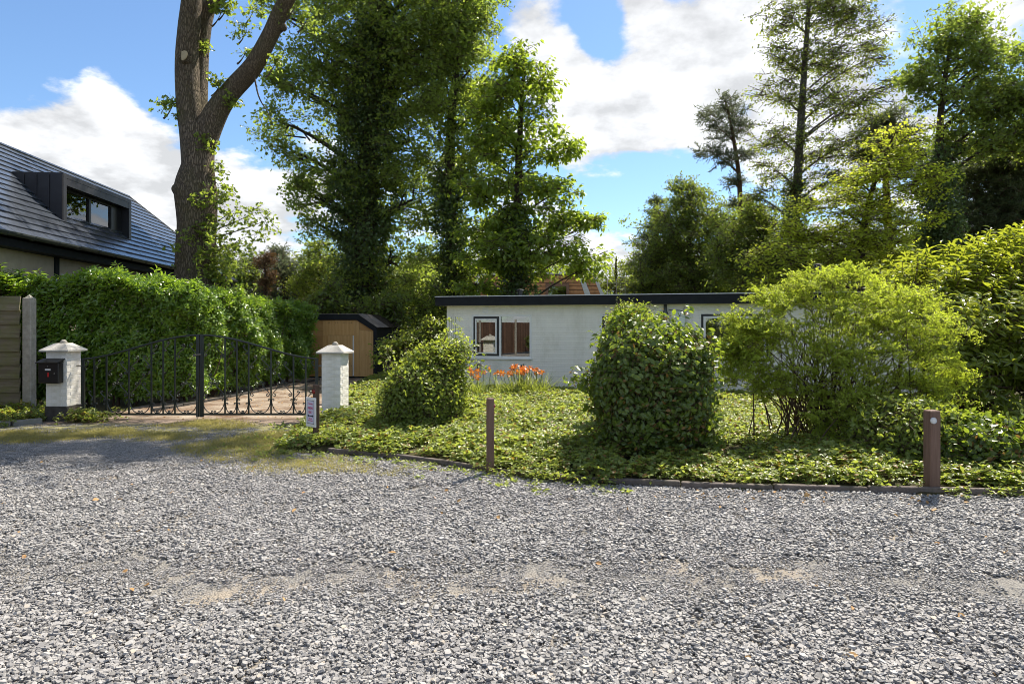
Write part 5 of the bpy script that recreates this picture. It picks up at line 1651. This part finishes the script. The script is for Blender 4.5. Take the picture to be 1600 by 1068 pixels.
endp = np.stack([ex - enx * we + .1 * RNG.normal(size=k_), ey - eny * we + .1 * RNG.random(k_), ze], 1)
dire = np.stack([np.full(k_, .4), np.full(k_, .7), np.full(k_, .5)], 1)
pts = np.concatenate([front, top, endp]); dirs = np.concatenate([dirf, dirt_, dire])
ls = 1.0 + .45 * (np.clip(-pts[:, 0] - 7, 0, 3) / 3)
scatter('foliage', 'laurel', pts, axis_rots(dirs, .45), ls * RNG.uniform(.8, 1.2, len(pts)), RNG.random(len(pts)), hedge, HO)
hb = MB()
for k in range(46):
    s0 = RNG.uniform(.3, HL - .2)
    x, y, ax, ay = (float(q) for q in hpos(s0))
    b = Vector((x - ax * .5, y - ay * .5, 0))
    for q in range(3):
        e = b + Vector((ax * RNG.uniform(-.4, .35) + RNG.normal(0, .2), ay * RNG.uniform(-.4, .35) + RNG.normal(0, .2), RNG.uniform(1.2, 2.2)))
        hb.tube(bez(b, b.lerp(e, .5) + Vector((RNG.normal(0, .12), RNG.normal(0, .12), 0)), e, 5), [.022, .018, .013, .009, .005], 5, False)
hb.build('branches', 'twig', hedge, origin=HO)

# ---- clipped hornbeam block by the kerb
def block_shrub(name, label, c, rx, ry, z0, z1, kind, n, scl, power=4.0, extra=(), stems=7, spread=.5, cat='shrub'):
    root = thing(name, label, cat, (c[0], c[1], 0))
    d = RNG.normal(size=(n, 3))
    d /= (np.abs(d) ** power).sum(1)[:, None] ** (1 / power)
    l = np.linalg.norm(d, axis=1)
    depth = 1 - RNG.random(n) ** 2.2 * .38
    lump = 1 + .06 * np.sin(d[:, 0] * 5 + d[:, 2] * 4) + .05 * np.sin(d[:, 1] * 7 - d[:, 2] * 6 + d[:, 0] * 3) + RNG.normal(0, .045, n) + .10 * (RNG.random(n) < .05)
    depth = np.where(np.sin(d[:, 0] * 9 + 1) * np.sin(d[:, 2] * 8 + d[:, 1] * 5) > .72, depth - .16, depth)
    q = d * (depth * lump)[:, None]
    pts = np.stack([q[:, 0] * rx, q[:, 1] * ry, (z0 + z1) / 2 + q[:, 2] * (z1 - z0) / 2], 1)
    low = np.clip((pts[:, 2] - z0) / (.35 * (z1 - z0)), 0, 1)
    pts[:, :2] *= (.84 + .16 * low)[:, None]
    dirs = d / l[:, None] * np.array((1, 1, .6)) + np.array((0, 0, .35))
    tint = RNG.random(n) * .8 + .2 * (np.sin(pts[:, 0] * 6) * .5 + .5)
    if len(extra):
        ep = []
        for (ex, ey, ez, er, k) in extra:
            ep.append(np.array((ex, ey, ez)) + RNG.normal(size=(k, 3)) * np.array((er, er, er * .9)) * .55)
        ep = np.concatenate(ep)
        pts = np.concatenate([pts, ep]); dirs = np.concatenate([dirs, np.tile((0, 0, 1.0), (len(ep), 1))]); tint = np.concatenate([tint, .6 + .4 * RNG.random(len(ep))])
    scatter('foliage', kind, pts, axis_rots(dirs, .4), scl * RNG.uniform(.75, 1.25, len(pts)), tint, root)
    sm = MB()
    for k in range(stems):
        b = Vector((RNG.normal(0, .05), RNG.normal(0, .05), -.05))
        a = RNG.uniform(0, 2 * PI)
        e = Vector((math.cos(a) * rx * spread * RNG.uniform(.5, 1.2), math.sin(a) * ry * spread, z0 + (z1 - z0) * RNG.uniform(.4, .8)))
        sm.tube(bez(b, Vector((b.x, b.y, e.z * .5)), e, 5), [.035, .03, .024, .016, .008], 6, False)
        for j in range(4):
            e2 = e + Vector((RNG.normal(0, rx * .3), RNG.normal(0, ry * .3), RNG.normal(0, .2)))
            sm.tube([b.lerp(e, .7), e2], [.012, .004], 4, False)
    sm.build('stems', 'twig', root)
    return root
block_shrub('hornbeam_shrub', 'large clipped hornbeam block with dark front near the kerb', (1.83, 8.4), .65, .68, .14, 1.58, 'hornbeam', 3400, 1.05,
            extra=[(-.25, .0, 1.64, .26, 40), (.2, 0, 1.60, .28, 40), (-.42, .1, 1.54, .2, 22), (.4, .1, 1.5, .22, 20), (-.78, .2, 1.0, .18, 12), (-.3, .1, 1.80, .16, 14), (.62, 0, .4, .2, 20), (-.62, -.1, .3, .22, 20)])
block_shrub('climber_tuft', 'fresh green climber shoots rising behind the hornbeam block', (1.95, 10.4), .36, .32, 1.2, 2.08, 'rose', 260, 1.0, 2.2, stems=5)
block_shrub('rose_bush', 'rounded leafy bush left of the middle post', (-1.40, 10.35), .56, .58, .02, 1.04, 'rose', 2300, 1.05, 2.6,
            extra=[(.1, 0, 1.12, .30, 110), (-.3, 0, 1.0, .26, 60), (.42, .1, 1.1, .22, 60), (.55, .2, 1.32, .14, 24), (.3, .1, 1.36, .12, 16)])
block_shrub('roadside_shrub', 'dark shrub before the plank fence mirrored in the right window pane', (-9.5, -4.4), .5, .5, .1, 1.25, 'hornbeam', 420, 1.2, 2.2, stems=4)
# airy pinnate shoots beside the rose bush
sh = thing('leafy_shoots', 'slender light green shoots in front of the bungalow window', 'plant', (-.95, 11.6, 0))
sm = MB(); sp_pts = []
for k in range(9):
    bx = RNG.uniform(-.28, .30)
    top_ = Vector((bx * 1.25 + RNG.normal(0, .08), RNG.normal(0, .1), RNG.uniform(1.45, 1.98)))
    b = Vector((bx, RNG.normal(0, .1), 0))
    q = bez(b, b.lerp(top_, .5), top_, 8)
    sm.tube(q, [.008 - .0007 * i for i in range(8)], 5, False)
    for j in range(10):
        sp_pts.append(tuple(b.lerp(top_, RNG.uniform(.55, 1.0)) + Vector((RNG.normal(0, .06), RNG.normal(0, .06), RNG.normal(0, .03)))))
sm.build('stems', 'stalk', sh)
npt = np.array(sp_pts)
scatter('foliage', 'weed', npt, rand_rots(len(npt), .3), RNG.uniform(.8, 1.3, len(npt)), .7 + .3 * RNG.random(len(npt)), sh)

# ---- spirea: arching fine-leaved shrub
Yb = 8.9
spb = Vector((4.55, Yb, 0))
spi = thing('spirea_bush', 'arching yellow green fine leaved bush with bare stems below', 'bush', spb)
sl = [lobe(x, y, r, Yb + d, .75, k) for x, y, r, d, k in [(1165, 515, 26, 0, 1), (1142, 550, 22, -.1, .9), (1160, 585, 24, -.2, .6), (1205, 615, 24, -.3, .4), (1195, 482, 30, .1, 1), (1180, 535, 44, -.2, 1), (1235, 475, 38, .1, 1), (1230, 525, 50, -.1, 1), (1290, 460, 36, .2, 1), (1290, 510, 54, 0, 1), (1345, 455, 36, .2, 1), (1350, 505, 56, 0, 1), (1405, 470, 40, .2, 1), (1405, 520, 54, -.1, 1), (1450, 510, 42, 0, 1), (1465, 560, 38, -.1, .9), (1410, 575, 50, -.3, .9), (1340, 565, 50, -.3, .8), (1280, 565, 44, -.3, .6), (1215, 575, 34, -.3, .5), (1440, 615, 40, -.2, .8), (1390, 630, 40, -.4, .8), (1330, 615, 36, -.4, .5), (1430, 665, 44, -.3, 1), (1385, 685, 40, -.4, 1), (1345, 660, 36, -.4, .9), (1335, 695, 28, -.4, .9), (1295, 650, 28, -.4, .6), (1290, 690, 22, -.4, .6), (1470, 650, 36, -.2, .9), (1300, 600, 36, -.4, .6), (1250, 600, 30, -.3, .5), (1170, 575, 26, -.2, .5), (1310, 430, 20, .3, .7), (1260, 445, 22, .3, .8), (1480, 600, 26, 0, .8)]]
pts, tint, cents = lobe_points(sl, 40, 8, .40)
dirs = (pts - np.array((4.55, Yb, .2))); dirs /= np.linalg.norm(dirs, axis=1)[:, None]; dirs[:, 2] += .5
scatter('foliage', 'spirea', pts, axis_rots(dirs, .35), RNG.uniform(.6, 1.05, len(pts)), tint, spi, spb)
sm = MB()
for lo, cs in zip(sl, cents):
    for e in [Vector(lo[0])] + [Vector(q) for q in cs[:6]]:
        b = spb + Vector((RNG.normal(-.05, .38), RNG.normal(0, .22), 0))
        mid = Vector((b.x + (e.x - b.x) * .32, b.y + (e.y - b.y) * .3, e.z * .62)) + Vector(RNG.normal(0, .05, 3))
        sm.tube(bez(b, mid, e, 8), [.011, .010, .009, .007, .006, .005, .003, .002], 5, False)
sm.build('stems', 'twig', spi, origin=spb)

# ---- rhododendron mass on the right
rb = Vector((6.6, 9.8, 0))
rho = thing('rhododendron', 'tall rhododendron with long glossy leaves at the right edge', 'shrub', rb)
rl = [lobe(x, y, r, yy, .8, k) for x, y, r, yy, k in [(1430, 445, 62, 11.2, 1), (1490, 430, 70, 11.0, 1), (1555, 420, 80, 10.8, 1), (1620, 420, 90, 10.6, 1), (1690, 430, 100, 10.6, .8), (1480, 500, 74, 10.4, 1), (1545, 500, 90, 10.0, 1), (1620, 510, 100, 9.8, 1), (1530, 590, 66, 9.7, 1), (1590, 610, 90, 9.4, 1), (1670, 600, 100, 9.4, .8), (1560, 680, 60, 9.1, .9), (1630, 690, 80, 8.9, .9), (1540, 395, 40, 11.6, .9), (1590, 390, 40, 11.6, .9), (1480, 560, 40, 10.2, .8)]]
pts, tint, cents = lobe_points(rl, 19, 6, .74, .2)
cc0 = np.array((6.9, 10.8, 1.2))
dirs = pts - cc0; dirs /= np.linalg.norm(dirs, axis=1)[:, None]; dirs[:, 2] += .65
scatter('foliage', 'rhodo', pts, axis_rots(dirs, .4), RNG.uniform(1.0, 1.5, len(pts)), tint, rho, rb)
sm = MB()
for lo, cs in zip(rl, cents):
    e = Vector(lo[0])
    b = rb + Vector((RNG.normal(0, .3), RNG.normal(.3, .25), 0))
    sm.tube(bez(b, Vector((b.x, b.y, e.z * .6)), e, 6), [.045, .04, .032, .025, .018, .012], 6, False)
    for q in cs[:8]:
        sm.tube([e, Vector(q)], [.012, .005], 4, False)
sm.build('stems', 'twig', rho, origin=rb)
block_shrub('fern_shrub', 'low dark shrub under the spirea beside the right post', (4.9, 7.85), .62, .45, .05, .75, 'rose', 620, 1.1, 2.2, stems=4)
block_shrub('shade_shrub', 'low shaded leafy plant right of the white reflector post', (5.5, 7.5), .55, .45, .03, .62, 'hornbeam', 420, 1.1, 2.2, stems=4)

# ---- daylilies in front of the bungalow
def lilies(label, c, n_st, spread, blades, hz):
    t = thing('daylily_clump', label, 'flowers', (c[0], c[1], 0), 0, 'orange daylilies before the bungalow')
    st = MB()
    for k in range(n_st):
        b = Vector((RNG.normal(0, spread * .6), RNG.normal(0, .12), .05))
        e = Vector((b.x * 1.35 + RNG.normal(0, .06), b.y * 1.2, hz * RNG.uniform(.82, 1.08)))
        st.tube(bez(b, b.lerp(e, .5), e, 5), .006, 5, False)
        fm = MB()
        for j in range(6):
            a = j * PI / 3 + RNG.uniform(-.2, .2)
            dx, dy = math.cos(a), math.sin(a)
            p0, p1, p2 = Vector((0, 0, 0)), Vector((dx * .05, dy * .05, .05)), Vector((dx * .095, dy * .095, .035))
            sx = Vector((-dy, dx, 0)) * .022
            fm.add([p0, p1 - sx, p1 + sx, p2], [(0, 1, 2), (1, 3, 2)])
        fo = fm.build('flower', M['lily'], t, e)
        fo.rotation_euler = (R(random.uniform(30, 75)), 0, random.uniform(-1.2, 1.2))
    st.build('stalks', 'stalk', t)
    m = blades
    pp = np.stack([RNG.normal(0, spread, m), RNG.normal(0, .22, m), np.full(m, .06)], 1)
    scatter('leaves', 'strap', pp, rand_rots(m, .1), RNG.uniform(.7, 1.1, m), RNG.random(m), t)
lilies('orange daylilies in full bloom under the right half of the window', (.28, 14.6), 24, .26, 30, .74)
lilies('few orange daylilies under the left window corner beside the bush', (-.72, 14.4), 7, .28, 10, .72)

# ---- ground cover over the bed, weeds, grass, litter
n = 9500
gx = RNG.uniform(-4.6, 9.5, n * 3); gy = 6.3 + (RNG.random(n * 3) ** 1.25) * 15.5
ok = in_poly(gx, gy, BED)
lx, ly = gx - BC.x, gy - BC.y
inside = ((lx * math.cos(BA) + ly * math.sin(BA)) > -.05) & ((-lx * math.sin(BA) + ly * math.cos(BA)) > -.06)
ok &= ~inside
ok &= gy > np.interp(gx, [k[0] for k in KERB], [k[1] for k in KERB]) + .10 + .05 * np.sin(gx * 4.3)
ok &= ~((np.sin(gx * 2.3 + 1) * np.sin(gy * 2.9 + gx) + .5 * np.sin(gx * 5.7 - gy * 4.1)) > 1.02)
ok &= np.abs(gx) < gy * .95
gx, gy = gx[ok][:n + 4500], gy[ok][:n + 4500]
gz = bed_height(gx, gy) + .0
th = np.sin(gx * 2.1 + gy * 1.3) * np.sin(gx * 1.1 - gy * 2.4)
tn = np.clip(.45 + .35 * np.sin(gx * 1.3 + 2) * np.sin(gy * 1.7) + RNG.normal(0, .22, len(gx)), 0, 1)
gs = RNG.uniform(.8, 1.35, len(gx)) * (1 + .2 * th)
o = scatter('ground_cover', 'cover', np.stack([gx, gy, gz], 1), rand_rots(len(gx), .22), gs, tn)
tag(o, 'carpet of low trailing leaves over the planting bed', 'ground cover', kind='stuff')
# leaves spilling over the kerb
n = 300
t_ = RNG.random(n) * (len(KERB) - 2)
kx = np.interp(t_, range(len(KERB)), [k[0] for k in KERB]); ky = np.interp(t_, range(len(KERB)), [k[1] for k in KERB])
keep = (np.sin(kx * 2.7) + np.sin(kx * 1.3 + 1) + RNG.normal(0, .4, n)) > .55
kx, ky = kx[keep], ky[keep]
o = scatter('spilling_leaves', 'cover', np.stack([kx, ky - RNG.random(len(kx)) * .16 + .05, np.full(len(kx), .03)], 1), rand_rots(len(kx), .25), RNG.uniform(.6, 1.0, len(kx)), RNG.random(len(kx)))
tag(o, 'ground cover leaves spilling over the kerb onto the gravel', 'ground cover', kind='stuff')
# weeds round the left pillar and fence foot
n = 330
wx = np.concatenate([RNG.uniform(-11.5, -8.5, n), RNG.normal(-7.75, .2, 50), RNG.normal(-8.7, .2, 30)])
wy = np.concatenate([RNG.uniform(10.95, 12.8, n), RNG.normal(11.6, .12, 50), RNG.normal(11.6, .15, 30)])
ok = ~((np.abs(wx + 8.33) < .3) & (wy < 11.75))
wx, wy = wx[ok], wy[ok]
o = scatter('fence_foot_weeds', 'cover', np.stack([wx, wy, RNG.uniform(-.03, .12, len(wx))], 1), rand_rots(len(wx), .35), RNG.uniform(.8, 1.35, len(wx)), RNG.random(len(wx)) * .6)
tag(o, 'dark trailing weeds at the foot of the mossy fence', 'weeds', kind='stuff')

def patch_noise(x, y):
    return np.sin(x * 1.9 + 1.3) * np.sin(y * 2.3 + x * .7) + .6 * np.sin(x * 4.1 - y * 3.3) + .4 * np.sin(x * 7.7 + y * 6.1)
n = 14000
gx = RNG.uniform(-10, -1.2, n); gy = RNG.uniform(7.4, 11.9, n)
w_ = np.full(n, -2.0)
for (px, py, rx, ry, a) in ((60, 683, 90, 10, 1.5), (170, 680, 60, 9, 1.3), (260, 682, 70, 7, 1.6), (330, 665, 60, 8, 1.3), (400, 700, 85, 24, 1.8), (440, 725, 75, 16, 1.6), (520, 735, 90, 14, .9), (470, 690, 40, 20, 1.2), (600, 745, 90, 10, .5), (650, 735, 120, 12, .3)):
    qx, qy = 800 + gx / gy * 1000, HZ + EYE * 1000 / gy
    w_ = np.maximum(w_, a - ((qx - px) / rx) ** 2 - ((qy - py) / ry) ** 2)
ok = (w_ + .55 * patch_noise(gx, gy) + .3 * patch_noise(gx * 2.7 + 3, gy * 3.1) + RNG.normal(0, .45, n)) > 1.0
ok &= ~in_poly(gx, gy, BED)
gx, gy = gx[ok], gy[ok]
o = scatter('short_grass', 'grass', np.stack([gx, gy, np.full(len(gx), .002)], 1), rand_rots(len(gx), .1), RNG.uniform(.6, 1.3, len(gx)), RNG.random(len(gx)))
tag(o, 'patchy yellow green grass and moss before the gate', 'grass', kind='stuff')
n = 150
wx = np.concatenate([RNG.uniform(-3.4, 1.2, n), RNG.uniform(-4.2, -3.0, 90)])
kxs = [k[0] for k in KERB]; kys = [k[1] for k in KERB]
wy = np.concatenate([np.interp(wx[:n], kxs, kys) - np.abs(RNG.normal(0, .30, n)) - .03, RNG.uniform(8.7, 11.2, 90)])
o = scatter('gravel_weeds', 'weed', np.stack([wx, wy, np.full(len(wx), .02)], 1), rand_rots(len(wx), .15), RNG.uniform(.5, 1.3, len(wx)), .5 + .5 * RNG.random(len(wx)))
tag(o, 'small weeds sprouting in the gravel before the kerb', 'weeds', kind='stuff')

# ---- slate chip gravel
n = 12500
gy = 1.6 + (RNG.random(n)) ** .85 * 7.6
gx = RNG.uniform(-1, 1, n) * (gy * .92 + 1.0)
kyy = np.interp(gx, kxs, kys)
lim = np.where(gx > -3.3, kyy - .05, 9.0 + .25 * np.sin(gx * 1.7))
track = np.exp(-((gy - (4.4 + .12 * np.sin(gx * 1.1) + .06 * np.sin(gx * 3.7) - .03 * gx)) / .34) ** 2)
pn = patch_noise(gx * .9, gy * 1.2)
ok = gy < lim
edge_l = np.clip((lim - gy) / 1.2, 0, 1)
ok &= (RNG.random(n) > np.where(gx < -2.6, (1 - edge_l) * .8, 0))
ok &= ~((RNG.random(n) < track * (.45 + .40 * (pn > .35))))
gx, gy, track = gx[ok], gy[ok], track[ok]
sc_ch = RNG.uniform(.8, 1.12, len(gx)) * (1 - .42 * track)
far = np.clip((gy - 7.2) / 1.5, 0, 1) * (gx < -2)
sc_ch *= 1 - .35 * far
rr = rand_rots(len(gx), .03)
o = scatter('gravel', 'chip', np.stack([gx, gy, RNG.uniform(-.004, .010, len(gx))], 1), rr, sc_ch, RNG.random(len(gx)))
tag(o, 'grey slate chips covering the road', 'gravel', kind='stuff')
n = 1500
fx = RNG.uniform(-5.5, 5.5, n); fy = 4.4 + .12 * np.sin(fx * 1.1) + .06 * np.sin(fx * 3.7) - .03 * fx + RNG.normal(0, .28, n)
o = scatter('crushed_gravel', 'chip', np.stack([fx, fy, np.full(n, -.006)], 1), rand_rots(n, .03), RNG.uniform(.3, .5, n), RNG.random(n))
tag(o, 'crushed small chips along the wheel track in the gravel', 'gravel', kind='stuff')
# finer crushed gravel towards the gate
n = 6000
gx = RNG.uniform(-11, -2.6, n); gy = RNG.uniform(8.2, 11.4, n)
ok = (RNG.random(n) < np.clip(1.15 - (gy - 8.6) / 2.4, .12, 1)) & ~in_poly(gx, gy, BED)
gx, gy = gx[ok], gy[ok]
o = scatter('fine_gravel', 'chip', np.stack([gx, gy, np.full(len(gx), -.004)], 1), rand_rots(len(gx), .03), RNG.uniform(.4, .6, len(gx)), RNG.random(len(gx)))
tag(o, 'finer crushed slate between the chips and the gate', 'gravel', kind='stuff')
# fallen leaves
n = 120
lx = np.concatenate([RNG.uniform(-6, 7, n), RNG.uniform(1.5, 5.5, 70), RNG.uniform(-7.4, -4.0, 520)])
ly = np.concatenate([2.6 + RNG.random(n) ** .8 * 6, np.full(70, 6.5) + RNG.normal(0, .14, 70), RNG.uniform(11.9, 21, 520)])
ok = ~in_poly(lx, ly, BED)
bx_ = RNG.uniform(-3, 6, 700); by_ = RNG.uniform(7, 14.5, 700)
okb = in_poly(bx_, by_, BED)
lx, ly = np.concatenate([lx[ok], bx_[okb]]), np.concatenate([ly[ok], by_[okb]])
lz = np.where(in_poly(lx, ly, BED), bed_height(lx, ly) + RNG.uniform(.02, .11, len(lx)), np.where(ly < 9, .034, .016))
o = scatter('fallen_leaves', 'litter', np.stack([lx, ly, lz], 1), rand_rots(len(lx), .25), RNG.uniform(.5, 1.1, len(lx)), RNG.random(len(lx)))
tag(o, 'scattered dry orange leaves on gravel and drive', 'fallen leaves', kind='stuff')
